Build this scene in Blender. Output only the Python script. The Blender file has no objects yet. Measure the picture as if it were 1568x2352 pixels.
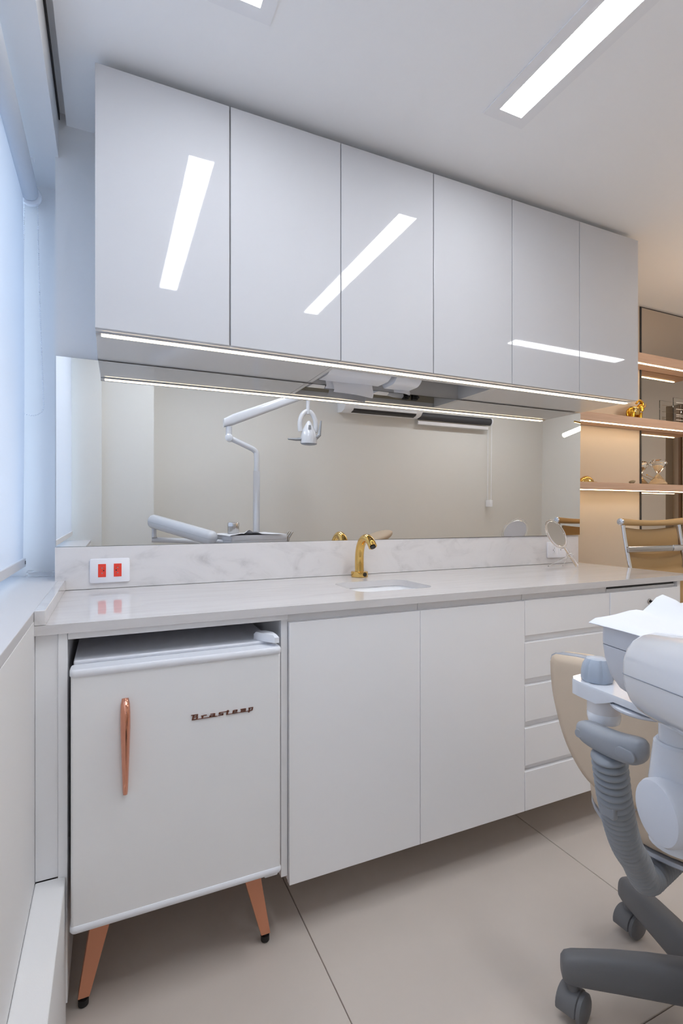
import bpy, bmesh, math, random
from mathutils import Vector, Matrix

# ------------------------------------------------------------------ camera, sky, exposure
S = bpy.context.scene
H = 1.155                                   # lens height above the floor (m)
F = 1172.0                                  # focal length in pixels of the 1568 x 2352 frame
YAW = math.radians(24.4)
cam_d = bpy.data.cameras.new('camera')
cam_d.sensor_fit = 'HORIZONTAL'
cam_d.sensor_width = 36.0
cam_d.lens = 36.0 * F / 1568.0
cam_d.shift_y = -(1176.0 - 1179.0) / 1568.0
cam_d.clip_start = 0.02
cam = bpy.data.objects.new('camera', cam_d)
S.collection.objects.link(cam)
cam.location = (0, 0, H)
cam.rotation_euler = (math.radians(90), 0, -YAW)
S.camera = cam

world = bpy.data.worlds.new('world')
S.world = world
world.use_nodes = True
bg = world.node_tree.nodes['Background']
bg.inputs[0].default_value = (0.58, 0.76, 1.0, 1)
bg.inputs[1].default_value = 1.9

vs = S.view_settings
vs.view_transform = 'Standard'
vs.look = 'None'
vs.exposure = 1.25
vs.gamma = 1.0
vs.use_curve_mapping = False
S.cycles.max_bounces = 18
S.cycles.diffuse_bounces = 12
S.cycles.glossy_bounces = 8
S.cycles.transmission_bounces = 12
PANEL_EMIT = 15.0
LED_EMIT = 3.2
SHELF_LED_EMIT = 9.0

# ------------------------------------------------------------------ materials
def lin(c):
    return tuple(((v / 255.0) / 12.92 if v / 255.0 <= 0.04045 else ((v / 255.0 + 0.055) / 1.055) ** 2.4) for v in c)

def mat(name, rgb, rough=0.5, metal=0.0, ior=1.5, trans=0.0, emit=0.0, coat=0.0, emit_rgb=None, noise=0.0, nscale=12.0, bump=0.0, bscale=200.0):
    m = bpy.data.materials.new(name)
    m.use_nodes = True
    nt = m.node_tree
    p = nt.nodes['Principled BSDF']
    c = lin(rgb)
    p.inputs['Base Color'].default_value = (*c, 1)
    p.inputs['Roughness'].default_value = rough
    p.inputs['Metallic'].default_value = metal
    p.inputs['IOR'].default_value = ior
    p.inputs['Transmission Weight'].default_value = trans
    p.inputs['Coat Weight'].default_value = coat
    if emit > 0:
        p.inputs['Emission Color'].default_value = (*lin(emit_rgb or rgb), 1)
        p.inputs['Emission Strength'].default_value = emit
    tc = None
    if noise > 0 or bump > 0:
        tc = nt.nodes.new('ShaderNodeTexCoord')
    if noise > 0:
        n = nt.nodes.new('ShaderNodeTexNoise')
        n.inputs['Scale'].default_value = nscale
        n.inputs['Detail'].default_value = 6
        nt.links.new(tc.outputs['Object'], n.inputs['Vector'])
        r = nt.nodes.new('ShaderNodeValToRGB')
        r.color_ramp.elements[0].position = 0.3
        r.color_ramp.elements[1].position = 0.7
        r.color_ramp.elements[0].color = (*[v * (1 - noise) for v in c], 1)
        r.color_ramp.elements[1].color = (*[min(1, v * (1 + noise)) for v in c], 1)
        nt.links.new(n.outputs['Fac'], r.inputs['Fac'])
        nt.links.new(r.outputs['Color'], p.inputs['Base Color'])
    if bump > 0:
        n2 = nt.nodes.new('ShaderNodeTexNoise')
        n2.inputs['Scale'].default_value = bscale
        nt.links.new(tc.outputs['Object'], n2.inputs['Vector'])
        b = nt.nodes.new('ShaderNodeBump')
        b.inputs['Strength'].default_value = bump
        b.inputs['Distance'].default_value = 0.002
        nt.links.new(n2.outputs['Fac'], b.inputs['Height'])
        nt.links.new(b.outputs['Normal'], p.inputs['Normal'])
    return m

def marble_mat(name, base, dark, rough, stretch, vscale):
    m = bpy.data.materials.new(name)
    m.use_nodes = True
    nt = m.node_tree
    p = nt.nodes['Principled BSDF']
    p.inputs['Roughness'].default_value = rough
    tc = nt.nodes.new('ShaderNodeTexCoord')
    mp = nt.nodes.new('ShaderNodeMapping')
    mp.inputs['Scale'].default_value = stretch
    mp.inputs['Rotation'].default_value = (0.2, 0.5, 0.15)
    nt.links.new(tc.outputs['Object'], mp.inputs['Vector'])
    a = nt.nodes.new('ShaderNodeTexNoise')
    a.inputs['Scale'].default_value = vscale
    a.inputs['Detail'].default_value = 8
    a.inputs['Roughness'].default_value = 0.62
    a.inputs['Distortion'].default_value = 1.3
    nt.links.new(mp.outputs['Vector'], a.inputs['Vector'])
    r = nt.nodes.new('ShaderNodeValToRGB')
    e = r.color_ramp.elements
    e[0].position = 0.27; e[0].color = (*lin(dark), 1)
    e[1].position = 0.48; e[1].color = (*lin(base), 1)
    x = e.new(0.37); x.color = (*[0.35 * u + 0.65 * v for u, v in zip(lin(dark), lin(base))], 1)
    x = e.new(0.75); x.color = (*[min(1, v * 1.05) for v in lin(base)], 1)
    nt.links.new(a.outputs['Fac'], r.inputs['Fac'])
    nt.links.new(r.outputs['Color'], p.inputs['Base Color'])
    return m

def wood_mat(name, c0, c1):
    m = bpy.data.materials.new(name)
    m.use_nodes = True
    nt = m.node_tree
    p = nt.nodes['Principled BSDF']
    p.inputs['Roughness'].default_value = 0.5
    tc = nt.nodes.new('ShaderNodeTexCoord')
    mp = nt.nodes.new('ShaderNodeMapping')
    mp.inputs['Scale'].default_value = (3, 60, 60)
    nt.links.new(tc.outputs['Object'], mp.inputs['Vector'])
    a = nt.nodes.new('ShaderNodeTexNoise')
    a.inputs['Scale'].default_value = 2.0
    a.inputs['Detail'].default_value = 5
    nt.links.new(mp.outputs['Vector'], a.inputs['Vector'])
    r = nt.nodes.new('ShaderNodeValToRGB')
    r.color_ramp.elements[0].position = 0.35; r.color_ramp.elements[0].color = (*lin(c0), 1)
    r.color_ramp.elements[1].position = 0.65; r.color_ramp.elements[1].color = (*lin(c1), 1)
    nt.links.new(a.outputs['Fac'], r.inputs['Fac'])
    nt.links.new(r.outputs['Color'], p.inputs['Base Color'])
    return m

def fabric_mat(name, rgb, through):
    m = bpy.data.materials.new(name)
    m.use_nodes = True
    nt = m.node_tree
    nt.nodes.remove(nt.nodes['Principled BSDF'])
    out = nt.nodes['Material Output']
    d = nt.nodes.new('ShaderNodeBsdfDiffuse')
    t = nt.nodes.new('ShaderNodeBsdfTranslucent')
    mx = nt.nodes.new('ShaderNodeMixShader')
    d.inputs[0].default_value = (*lin(rgb), 1)
    t.inputs[0].default_value = (*lin(rgb), 1)
    mx.inputs[0].default_value = through
    nt.links.new(d.outputs[0], mx.inputs[1])
    nt.links.new(t.outputs[0], mx.inputs[2])
    nt.links.new(mx.outputs[0], out.inputs[0])
    return m

M = {}
M['wall'] = mat('wall_paint', (226, 226, 227), 0.7, bump=0.05, bscale=350)
M['wall_rear'] = mat('wall_paint_rear', (217, 216, 212), 0.65)
M['wall_beige'] = mat('wall_paint_beige', (197, 184, 168), 0.6)
M['ceiling'] = mat('ceiling_paint', (238, 238, 239), 0.75)
M['grout'] = mat('tile_grout', (150, 138, 130), 0.8)
M['tile'] = mat('porcelain_tile', (198, 188, 179), 0.38, noise=0.05, nscale=2.2)
M['gloss'] = mat('white_gloss_lacquer', (192, 192, 195), 0.03, ior=1.6)
M['white'] = mat('white_melamine', (236, 236, 238), 0.32)
M['sill'] = mat('sill_paint', (204, 203, 205), 0.5)
M['whitedk'] = mat('melamine_edge', (205, 205, 207), 0.4)
M['under'] = mat('cabinet_underside', (206, 205, 205), 0.08)
M['olive'] = mat('cabinet_inside', (168, 160, 142), 0.45)
M['dark'] = mat('dark_gap', (52, 52, 55), 0.6)
M['marble'] = marble_mat('white_marble', (206, 203, 203), (192, 189, 187), 0.06, (0.8, 6.0, 6.0), 2.6)
M['marble2'] = marble_mat('white_marble_splash', (218, 215, 215), (190, 187, 187), 0.12, (1.4, 1.4, 2.4), 4.2)
M['mirror'] = mat('mirror_silver', (232, 232, 231), 0.0, 1.0)
M['mirror2'] = mat('bronze_mirror', (214, 203, 190), 0.0, 1.0)
M['ceramic'] = mat('sink_ceramic', (240, 240, 241), 0.06)
M['gold'] = mat('polished_gold', (224, 184, 108), 0.06, 1.0)
M['gold2'] = mat('gold_leaf', (214, 164, 62), 0.22, 1.0, bump=0.25, bscale=140)
M['copper'] = mat('rose_gold_metal', (226, 160, 134), 0.12, 1.0)
M['copperp'] = mat('copper_paint', (206, 140, 108), 0.42, 0.25)
M['badge'] = mat('badge_copper', (128, 82, 66), 0.35, 0.6)
M['fridge'] = mat('fridge_enamel', (232, 232, 233), 0.3)
M['fridge_trim'] = mat('fridge_plastic', (228, 230, 236), 0.28)
M['black'] = mat('black_rubber', (30, 28, 28), 0.5)
M['red'] = mat('red_plastic', (235, 70, 52), 0.35)
M['pin'] = mat('contact_metal', (150, 150, 155), 0.3, 0.8)
M['plate'] = mat('switch_plate', (235, 235, 240), 0.3)
M['diffuser'] = mat('light_diffuser', (255, 255, 255), 0.5, emit=PANEL_EMIT, emit_rgb=(244, 249, 255))
M['lframe'] = mat('light_frame', (232, 232, 234), 0.5)
M['led'] = mat('led_diffuser', (255, 244, 224), 0.5, emit=LED_EMIT, emit_rgb=(255, 232, 196))
M['led2'] = mat('shelf_led_diffuser', (255, 240, 210), 0.5, emit=SHELF_LED_EMIT, emit_rgb=(255, 228, 182))
M['tube'] = mat('pendant_tube', (255, 244, 224), 0.5, emit=26.0, emit_rgb=(255, 230, 202))
M['alu'] = mat('aluminium', (205, 206, 210), 0.35, 0.9)
M['barw'] = mat('blind_bar', (220, 219, 221), 0.35)
M['blind'] = fabric_mat('blind_fabric', (222, 224, 230), 0.32)
M['roll'] = mat('blind_roll_fabric', (214, 219, 226), 0.75)
M['plastic'] = mat('white_plastic', (236, 238, 243), 0.25)
M['clear'] = mat('clear_acrylic', (255, 255, 255), 0.01, ior=1.45, trans=1.0)
M['glass'] = mat('window_glass', (255, 255, 255), 0.0, ior=1.45, trans=1.0)
M['dental'] = mat('dental_white_shell', (206, 209, 216), 0.14, coat=0.3)
M['dentalm'] = mat('dental_white_matt', (206, 209, 217), 0.4)
M['seam'] = mat('shell_seam', (128, 134, 146), 0.6)
M['grey'] = mat('grey_moulded_plastic', (146, 150, 157), 0.4)
M['grey2'] = mat('blue_grey_plastic', (168, 178, 192), 0.25)
M['hose'] = mat('grey_corrugated_rubber', (140, 145, 152), 0.42)
M['base'] = mat('stool_base_plastic', (112, 113, 117), 0.5, bump=0.12, bscale=900)
M['beige'] = mat('beige_vinyl', (202, 184, 163), 0.48, bump=0.08, bscale=700)
M['piping'] = mat('grey_piping', (168, 172, 182), 0.3, 0.3)
M['frost'] = mat('frosted_jar', (224, 221, 222), 0.3)
M['paper'] = mat('white_paper', (216, 217, 222), 0.8)
M['screen'] = mat('dark_screen_fabric', (58, 58, 62), 0.6)
M['chrome'] = mat('chrome', (222, 222, 225), 0.06, 1.0)
M['tan'] = mat('tan_leather', (178, 145, 98), 0.42)
M['tan2'] = mat('tan_leather_back', (162, 130, 86), 0.5)
M['wood'] = wood_mat('pale_oak', (196, 164, 142), (206, 175, 152))
M['wood_b'] = mat('brown_door_trim', (112, 84, 60), 0.45)
M['door'] = mat('door_paint', (196, 186, 174), 0.5)
M['sand'] = mat('pale_sand', (238, 214, 178), 0.9)
M['stone'] = mat('small_dark_stone', (128, 118, 98), 0.6, bump=0.4, bscale=120)
M['steel'] = mat('steel', (190, 188, 186), 0.2, 1.0)
M['etch'] = mat('etched_line', (236, 232, 226), 0.6)
M['gem'] = mat('small_gem', (240, 240, 236), 0.1)

# ------------------------------------------------------------------ mesh builder
class B:
    def __init__(self):
        self.v = []; self.f = []; self.flat = set()
    def add(self, verts, faces):
        n = len(self.v)
        self.v += [tuple(p) for p in verts]
        self.f += [tuple(i + n for i in f) for f in faces]
        return self
    def frombm(self, bm):
        bm.verts.index_update(); bm.faces.index_update()
        self.add([v.co[:] for v in bm.verts], [[v.index for v in f.verts] for f in bm.faces])
        bm.free()
        return self
    def box(self, x0, x1, y0, y1, z0, z1, bev=0.0, seg=2):
        if bev <= 0:
            P = [(x0,y0,z0),(x1,y0,z0),(x1,y1,z0),(x0,y1,z0),(x0,y0,z1),(x1,y0,z1),(x1,y1,z1),(x0,y1,z1)]
            return self.add(P, [(0,3,2,1),(4,5,6,7),(0,1,5,4),(1,2,6,5),(2,3,7,6),(3,0,4,7)])
        bm = bmesh.new()
        bmesh.ops.create_cube(bm, size=1.0)
        for v in bm.verts:
            v.co = Vector(((x0+x1)/2 + v.co.x*(x1-x0), (y0+y1)/2 + v.co.y*(y1-y0), (z0+z1)/2 + v.co.z*(z1-z0)))
        bmesh.ops.bevel(bm, geom=bm.edges[:], offset=bev, segments=seg, profile=0.5, affect='EDGES')
        bm.normal_update(); bm.faces.index_update()
        n = len(self.f)
        for f in bm.faces:
            if max(abs(f.normal.x), abs(f.normal.y), abs(f.normal.z)) > 0.9999: self.flat.add(n + f.index)
        return self.frombm(bm)
    def loft(self, rings, cap0=True, cap1=True, closed=True):
        n = len(rings[0])
        vs_ = [p for r in rings for p in r]
        fs = []
        for i in range(len(rings) - 1):
            for j in range(n if closed else n - 1):
                k = (j + 1) % n
                fs.append((i*n+j, i*n+k, (i+1)*n+k, (i+1)*n+j))
        if cap0: fs.append(tuple(reversed(range(n))))
        if cap1: fs.append(tuple((len(rings)-1)*n + j for j in range(n)))
        return self.add(vs_, fs)
    def prism(self, pts, axis, a0, a1):
        def put(p, a):
            if axis == 'z': return (p[0], p[1], a)
            if axis == 'y': return (p[0], a, p[1])
            return (a, p[0], p[1])
        return self.loft([[put(p, a0) for p in pts], [put(p, a1) for p in pts]])
    def tube(self, path, r, n=14, cap=True, flat=None):
        P = [Vector(p) for p in path]
        R = r if isinstance(r, (list, tuple)) else [r] * len(P)
        rings = []
        T0 = (P[1] - P[0]).normalized()
        up = Vector((0, 0, 1)) if abs(T0.z) < 0.9 else Vector((1, 0, 0))
        N = (up - T0 * up.dot(T0)).normalized()
        for i, p in enumerate(P):
            if i == 0: T = T0
            elif i == len(P) - 1: T = (P[i] - P[i-1]).normalized()
            else: T = ((P[i+1]-P[i]).normalized() + (P[i]-P[i-1]).normalized()).normalized()
            N = (N - T * N.dot(T)).normalized()
            Bn = T.cross(N)
            fa = flat if flat else 1.0
            rings.append([tuple(p + (N * math.cos(2*math.pi*k/n) + Bn * math.sin(2*math.pi*k/n) * fa) * R[i]) for k in range(n)])
        return self.loft(rings, cap, cap)
    def lathe(self, prof, c, axis=(0, 0, 1), n=28, cap=True):
        A = Vector(axis).normalized()
        up = Vector((0, 0, 1)) if abs(A.z) < 0.9 else Vector((1, 0, 0))
        U = (up - A * up.dot(A)).normalized(); V = A.cross(U)
        c = Vector(c)
        rings = [[tuple(c + A*h + (U*math.cos(2*math.pi*k/n) + V*math.sin(2*math.pi*k/n))*r) for k in range(n)] for r, h in prof]
        return self.loft(rings, cap, cap)
    def ball(self, c, rx, ry=None, rz=None, n=16, m=10, rot=None):
        ry = ry or rx; rz = rz or rx
        rings = []
        for i in range(m + 1):
            a = -math.pi/2 + math.pi * (0.02 + 0.96*i/m)
            ring = []
            for k in range(n):
                q = Vector((rx*math.cos(a)*math.cos(2*math.pi*k/n), ry*math.cos(a)*math.sin(2*math.pi*k/n), rz*math.sin(a)))
                if rot: q = rot @ q
                ring.append(tuple(Vector(c) + q))
            rings.append(ring)
        return self.loft(rings)
    def mesh(self, name, origin, smooth=40):
        me = bpy.data.meshes.new(name)
        o = Vector(origin)
        me.from_pydata([tuple(Vector(p) - o) for p in self.v], [], self.f)
        bm = bmesh.new(); bm.from_mesh(me)
        bmesh.ops.recalc_face_normals(bm, faces=bm.faces)
        bm.to_mesh(me); bm.free()
        me.set_sharp_from_angle(angle=math.radians(smooth))
        me.polygons.foreach_set('use_smooth', [i not in self.flat for i in range(len(me.polygons))])
        me.update()
        return me

ORG = {}
def link(o): S.collection.objects.link(o); return o
def props(o, label=None, cat=None, group=None, kind=None):
    if label: o['label'] = label
    if cat: o['category'] = cat
    if group: o['group'] = group
    if kind: o['kind'] = kind
    return o
def thing(name, loc, label, cat, group=None):
    o = link(bpy.data.objects.new(name, None))
    o.empty_display_size = 0.05
    o.location = loc
    ORG[o.name] = Vector(loc)
    return props(o, label, cat, group)
def part(name, b, m, parent, smooth=40, label=None, kind=None):
    org = ORG[parent.name]
    o = link(bpy.data.objects.new(name, b.mesh(name, org, smooth)))
    o.data.materials.append(M[m] if isinstance(m, str) else m)
    o.parent = parent
    ORG[o.name] = org
    return props(o, label=label, kind=kind)
def single(name, b, m, label, cat, group=None, smooth=40, kind=None):
    xs = [p[0] for p in b.v]; ys = [p[1] for p in b.v]; zs = [p[2] for p in b.v]
    org = ((min(xs)+max(xs))/2, (min(ys)+max(ys))/2, min(zs))
    o = link(bpy.data.objects.new(name, b.mesh(name, org, smooth)))
    o.location = org
    o.data.materials.append(M[m])
    ORG[o.name] = Vector(org)
    return props(o, label, cat, group, kind)
def struct(name, b, m, smooth=40):
    o = link(bpy.data.objects.new(name, b.mesh(name, (0, 0, 0), smooth)))
    o.data.materials.append(M[m])
    ORG[o.name] = Vector((0, 0, 0))
    return props(o, kind='structure')

def rrect(x0, x1, y0, y1, r, n=5):
    out = []
    for cx, cy, a0 in ((x1-r, y1-r, 0), (x0+r, y1-r, 90), (x0+r, y0+r, 180), (x1-r, y0+r, 270)):
        for k in range(n + 1):
            a = math.radians(a0 + 90.0*k/n)
            out.append((cx + r*math.cos(a), cy + r*math.sin(a)))
    return out
def smoothpath(pts, k=6):
    P = [Vector(p) for p in pts]
    P = [P[0]*2 - P[1]] + P + [P[-1]*2 - P[-2]]
    out = []
    for i in range(1, len(P) - 2):
        for j in range(k):
            t = j / k
            a, b, c, d = P[i-1], P[i], P[i+1], P[i+2]
            out.append(0.5*((2*b) + (c-a)*t + (2*a-5*b+4*c-d)*t*t + (3*b-a-3*c+d)*t**3))
    out.append(P[-2])
    return [tuple(p) for p in out]

# main planes (metres; z of the counter etc. are measured from the lens height)
ZC = H + 1.257            # ceiling
YB = 1.857                # face of the backsplash
YW = 2.07                 # true back wall
YR = -0.55                # wall behind the camera
XR = 4.29                 # far right wall
ZT = H - 0.2484           # counter top
ZS = H - 0.217            # window sill
ZBEAM = H + 1.147         # underside of the beam above the window
ZU = H + 0.507            # underside of the wall cabinets
YU = 1.54                 # front of the wall cabinets
YD = 1.31                 # front of the base cabinets

# ------------------------------------------------------------------ room shell
fl = struct('floor', B().box(-0.45, XR+0.1, YR-0.1, YW+0.1, -0.06, -0.004), 'grout')
TP = 0.916
xs = [0.4985 + TP*k for k in range(-2, 6)]
ys = [0.77 + TP*k for k in range(-2, 3)]
for i in range(len(xs)-1):
    for j in range(len(ys)-1):
        x0, x1 = max(xs[i], -0.44)+0.0012, min(xs[i+1], XR)-0.0012
        y0, y1 = max(ys[j], YR)+0.0012, min(ys[j+1], YW)-0.0012
        if x1-x0 < 0.02 or y1-y0 < 0.02: continue
        part('tile', B().box(x0, x1, y0, y1, -0.006, 0.0, 0.0012, 1), 'tile', fl)

wl = B()
wl.box(-0.45, -0.152, -0.2, YW, 0, ZS-0.022)
wl.box(-0.45, -0.151, -0.2, YW, ZBEAM, ZC+0.25)
struct('wall_left', wl, 'wall')
# low boxed duct along the foot of the left wall
struct('trim_1', B().box(-0.1515, -0.091, -0.19, 1.3155, 0.0, H-0.823, 0.003, 2), 'wall')
wb = B()
wb.box(-0.55, 2.158, YW, YW+0.1, 0, ZC+0.25)
wb.box(-0.160, 2.158, YB+0.018, YW, 0, ZC+0.25)
struct('wall_back', wb, 'wall')
struct('wall_shelf_side', B().box(2.158, XR+0.1, YW, YW+0.1, 0, ZC+0.1), 'wall_beige')
wr = B()
wr.box(-0.55, XR+0.1, YR-0.1, YR, 0, ZC+0.25)
wr.box(-0.45, -0.085, YR, -0.2, 0, ZC+0.25)
wr.box(-0.085, 0.26, YR, -0.27, 0, ZC+0.25)
struct('wall_rear', wr, 'wall_rear')
wx = B()
wx.box(XR, XR+0.12, YR, 1.32, 0, ZC+0.1)
wx.box(XR, XR+0.12, 1.32, YW, 2.06, ZC+0.1)
struct('wall_right', wx, 'wall_rear')
d1 = struct('door_1', B().box(XR+0.05, XR+0.09, 1.425, YW-0.002, 0.004, 2.055), 'door')
part('door_edge', B().box(XR+0.035, XR+0.092, 1.405, 1.424, 0.004, 2.055), 'wood_b', d1)
part('door_frame', B().box(XR+0.095, XR+0.12, 1.32, YW, 0.0, 2.06), 'door', d1)
part('door_handle', B().tube([(XR+0.05, 1.49, 1.0), (XR+0.005, 1.49, 1.0), (XR+0.005, 1.60, 1.0)], 0.009), 'steel', d1)
ce = B()
ce.box(-0.128, XR, YR, YW, ZC, ZC+0.05)
ce.box(-0.152, -0.124, YR, YW-0.14, ZC+0.035, ZC+0.05)
struct('ceiling', ce, 'ceiling')
struct('trim_2', B().box(-0.1505, -0.147, YR, YW-0.16, ZC+0.012, ZC+0.034), 'dark')
struct('trim_3', B().box(-0.36, -0.1525, -0.2, YW, ZS-0.022, ZS, 0.002, 2), 'sill')     # window sill
# window behind the roller blind
w1 = B()
fx0, fx1 = -0.42, -0.37
w1.box(fx0, fx1, -0.2, -0.15, ZS, ZBEAM); w1.box(fx0, fx1, YW-0.05, YW, ZS, ZBEAM)
w1.box(fx0, fx1, -0.15, YW-0.05, ZS, ZS+0.05); w1.box(fx0, fx1, -0.15, YW-0.05, ZBEAM-0.05, ZBEAM)
w1.box(fx0, fx1, 0.92, 0.97, ZS+0.05, ZBEAM-0.05)
win = struct('window_1', w1, 'plastic')
part('pane', B().box(-0.398, -0.392, -0.149, 0.919, ZS+0.051, ZBEAM-0.051), 'glass', win)
part('pane', B().box(-0.398, -0.392, 0.971, YW-0.051, ZS+0.051, ZBEAM-0.051), 'glass', win)

# ------------------------------------------------------------------ recessed ceiling lights
def panel_light(x0, x1, y0, y1, label):
    b = 0.036
    z1, z0 = ZC-0.0005, ZC-0.005
    t = thing('ceiling_light', ((x0+x1)/2, (y0+y1)/2, ZC), label, 'ceiling light', 'recessed linear ceiling lights')
    fr = B()
    fr.box(x0-b, x0, y0-b, y1+b, z0, z1); fr.box(x1, x1+b, y0-b, y1+b, z0, z1)
    fr.box(x0, x1, y0-b, y0, z0, z1); fr.box(x0, x1, y1, y1+b, z0, z1)
    part('light_frame', fr, 'lframe', t)
    part('diffuser', B().box(x0+0.0005, x1-0.0005, y0+0.0005, y1-0.0005, z0+0.0015, z1), 'diffuser', t)
panel_light(0.253, 0.339, 0.09, 1.235, 'linear ceiling light nearest the window, cut off by the top of the photo')
panel_light(1.100, 1.186, 0.09, 1.237, 'long lit linear ceiling light slanting across the upper right ceiling')
panel_light(2.666, 3.817, 0.16, 0.246, 'linear ceiling light seen only as a low streak mirrored in glossy doors')

# ------------------------------------------------------------------ wall cabinets
XD = [-0.037 + 0.3668*k for k in range(7)]
cab_lbl = ['glossy white wall cabinet at the left end, next to the window',
           'glossy white wall cabinet in the middle, towel recess open underneath',
           'glossy white wall cabinet at the right end, next to the display shelves']
ZTOP = H + 1.227
for c in range(3):
    xa, xb = XD[2*c], XD[2*c+2]
    t = thing('wall_cabinet', ((xa+xb)/2, 1.86, ZU), cab_lbl[c], 'cabinet', 'glossy white wall cabinets')
    g = 0.0015
    b = B()
    yf, yb = YU+0.0205, YB+0.0175
    if c != 1:
        b.box(xa+0.0005, xb-0.0005, yf, yb, ZU, ZTOP-0.002, 0.001, 1)
        part('carcass', b, 'under', t)
    else:
        b.box(xa+0.0005, xa+0.016, yf, yb, ZU, ZTOP-0.002)
        b.box(xb-0.016, xb-0.0005, yf, yb, ZU, ZTOP-0.002)
        b.box(xa+0.016, xb-0.016, yf, 1.645, ZU, ZU+0.018)
        b.box(xa+0.016, xb-0.016, yf, yb, ZTOP-0.02, ZTOP-0.002)
        part('carcass', b, 'under', t)
        part('back_panel', B().box(xa+0.016, xb-0.016, yb-0.012, yb, ZU+0.001, ZTOP-0.021), 'under', t)
        part('inner_panel', B().box(xa+0.016, xb-0.016, 1.627, 1.645, ZU+0.0185, ZTOP-0.021), 'olive', t)
        for hx in (1.235, 1.285):
            h = B()
            h.box(hx, hx+0.028, 1.6455, 1.668, ZU+0.02, ZU+0.055, 0.004, 2)
            h.tube([(hx+0.014, 1.668, ZU+0.035), (hx+0.014, 1.69, ZU+0.028)], 0.006, 10)
            part('hinge', h, 'dark', t)
        so = B().box(0.985, 1.065, 1.6455, 1.653, ZU+0.022, ZU+0.062, 0.002, 2)
        part('socket', so, 'plate', t)
    for k in (2*c, 2*c+1):
        gl = 0.0021 if k == 1 else g
        gr = 0.0021 if k == 0 else g
        part('door', B().box(XD[k]+(gl if k else 0), XD[k+1]-(gr if k < 5 else 0), YU, YU+0.019, ZU-0.001, ZTOP, 0.0012, 2), 'gloss', t)
t = thing('led_strip', (1.06, 1.589, ZU), 'warm lit led strip running under the glossy white wall cabinets', 'led strip')
part('led_profile', B().box(-0.036, 2.163, 1.576, 1.6025, ZU-0.004, ZU-0.0003), 'alu', t)
part('led_diffuser', B().box(-0.022, 2.150, 1.580, 1.5985, ZU-0.0065, ZU-0.0041, 0.001, 2), 'led', t)

# towel dispensers hanging in the recess
def towel_dispenser(x0, x1, y0, y1, z0, z1, label, sheets):
    t = thing('paper_towel_dispenser', ((x0+x1)/2, y1, z0), label, 'dispenser')
    pr = []
    ry = (y1-y0)
    for k in range(9):
        a = math.pi/2*k/8
        pr.append((y0 + ry*0.45*(1-math.cos(a)) if False else y0 + 0.055*(1-math.sin(a)), z0 + 0.055*(1-math.cos(a))))
    pr = list(reversed(pr))
    pts = [(y0, z1), (y1, z1), (y1, z0+0.02), (y1-0.02, z0)] + [(y0+0.055-0.055*math.sin(math.pi/2*k/8), z0+0.055-0.055*math.cos(math.pi/2*k/8)) for k in range(9)]
    part('dispenser_case', B().prism(pts, 'x', x0, x1), 'plastic', t)
    for (a0, a1, yy, drop, curl) in sheets:
        rows = []
        for i in range(9):
            s = i/8
            rows.append([(a0+(a1-a0)*j/8 + 0.012*s*math.sin(3*s), yy - curl*s*s + 0.006*math.sin(5*j/8+2*s), z0+0.012 - drop*s*(1+0.18*(j/8-0.5))) for j in range(9)])
        b = B()
        b.loft(rows, False, False, closed=False)
        b2 = B(); b2.loft([[(p[0], p[1]+0.0012, p[2]+0.0004) for p in r] for r in rows], False, False, closed=False)
        b.add(b2.v, b2.f)
        part('paper_sheet', b, 'paper', t, 60)
towel_dispenser(0.735, 0.992, 1.700, 1.848, ZU+0.008, ZU+0.22, 'wide white paper towel dispenser in the cabinet recess, sheet hanging out', [(0.79, 0.96, 1.826, 0.060, 0.012), (0.765, 0.93, 1.838, 0.040, -0.004)])
towel_dispenser(1.02, 1.135, 1.712, 1.848, ZU+0.003, ZU+0.19, 'narrow white tissue dispenser right of the wide towel dispenser', [(1.06, 1.135, 1.828, 0.028, 0.012)])

# ------------------------------------------------------------------ long wall mirror
NZ, NX = -0.008, -0.008              # the glass hangs a touch out of true
zm0, zm1 = H-0.108, H+0.503
def ym(z, x): return YB-0.003 + NZ*(z-(zm0+zm1)/2) + NX*(x-1.0)
t = thing('wall_mirror', (1.0, YB, zm0), 'long frameless wall mirror between the counter and the wall cabinets', 'mirror')
MC = [(-0.157, zm0), (2.1565, zm0), (2.1565, zm1), (-0.157, zm1)]
bk = B().loft([[(x, ym(z, x)+0.0005, z) for x, z in MC], [(x, ym(z, x)+0.006, z) for x, z in MC]])
part('mirror_backing', bk, 'dark', t)
part('mirror_face', B().add([(x, ym(z, x), z) for x, z in MC], [(0, 1, 2, 3)]), 'mirror', t)

# ------------------------------------------------------------------ counter
t = thing('countertop', (1.0, 1.58, ZT-0.022), 'white marble countertop with low marble backsplash and side curb', 'countertop')
ZB = ZT-0.022
outer = [(-0.152, 1.30), (2.159, 1.30), (2.159, YB), (-0.152, YB)]
hole = rrect(0.715, 1.0, 1.432, 1.663, 0.045, 7)
bm = bmesh.new()
def loop(pts, z):
    vv = [bm.verts.new((p[0], p[1], z)) for p in pts]
    return vv, [bm.edges.new((vv[i], vv[(i+1) % len(vv)])) for i in range(len(vv))]
vt, e1 = loop(outer, ZT); ht, e2 = loop(hole, ZT)
bmesh.ops.triangle_fill(bm, edges=e1+e2, use_beauty=True)
vb, e3 = loop(outer, ZB); hb, e4 = loop(hole, ZB)
bmesh.ops.triangle_fill(bm, edges=e3+e4, use_beauty=True)
for A_, B_ in ((vt, vb), (ht, hb)):
    for i in range(len(A_)):
        k = (i+1) % len(A_)
        bm.faces.new((A_[i], A_[k], B_[k], B_[i]))
part('slab', B().frombm(bm), 'marble', t, 30)
part('backsplash', B().box(-0.160, 2.159, YB, YB+0.0175, ZT+0.0003, H-0.109, 0.0012, 1), 'marble2', t)
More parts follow.
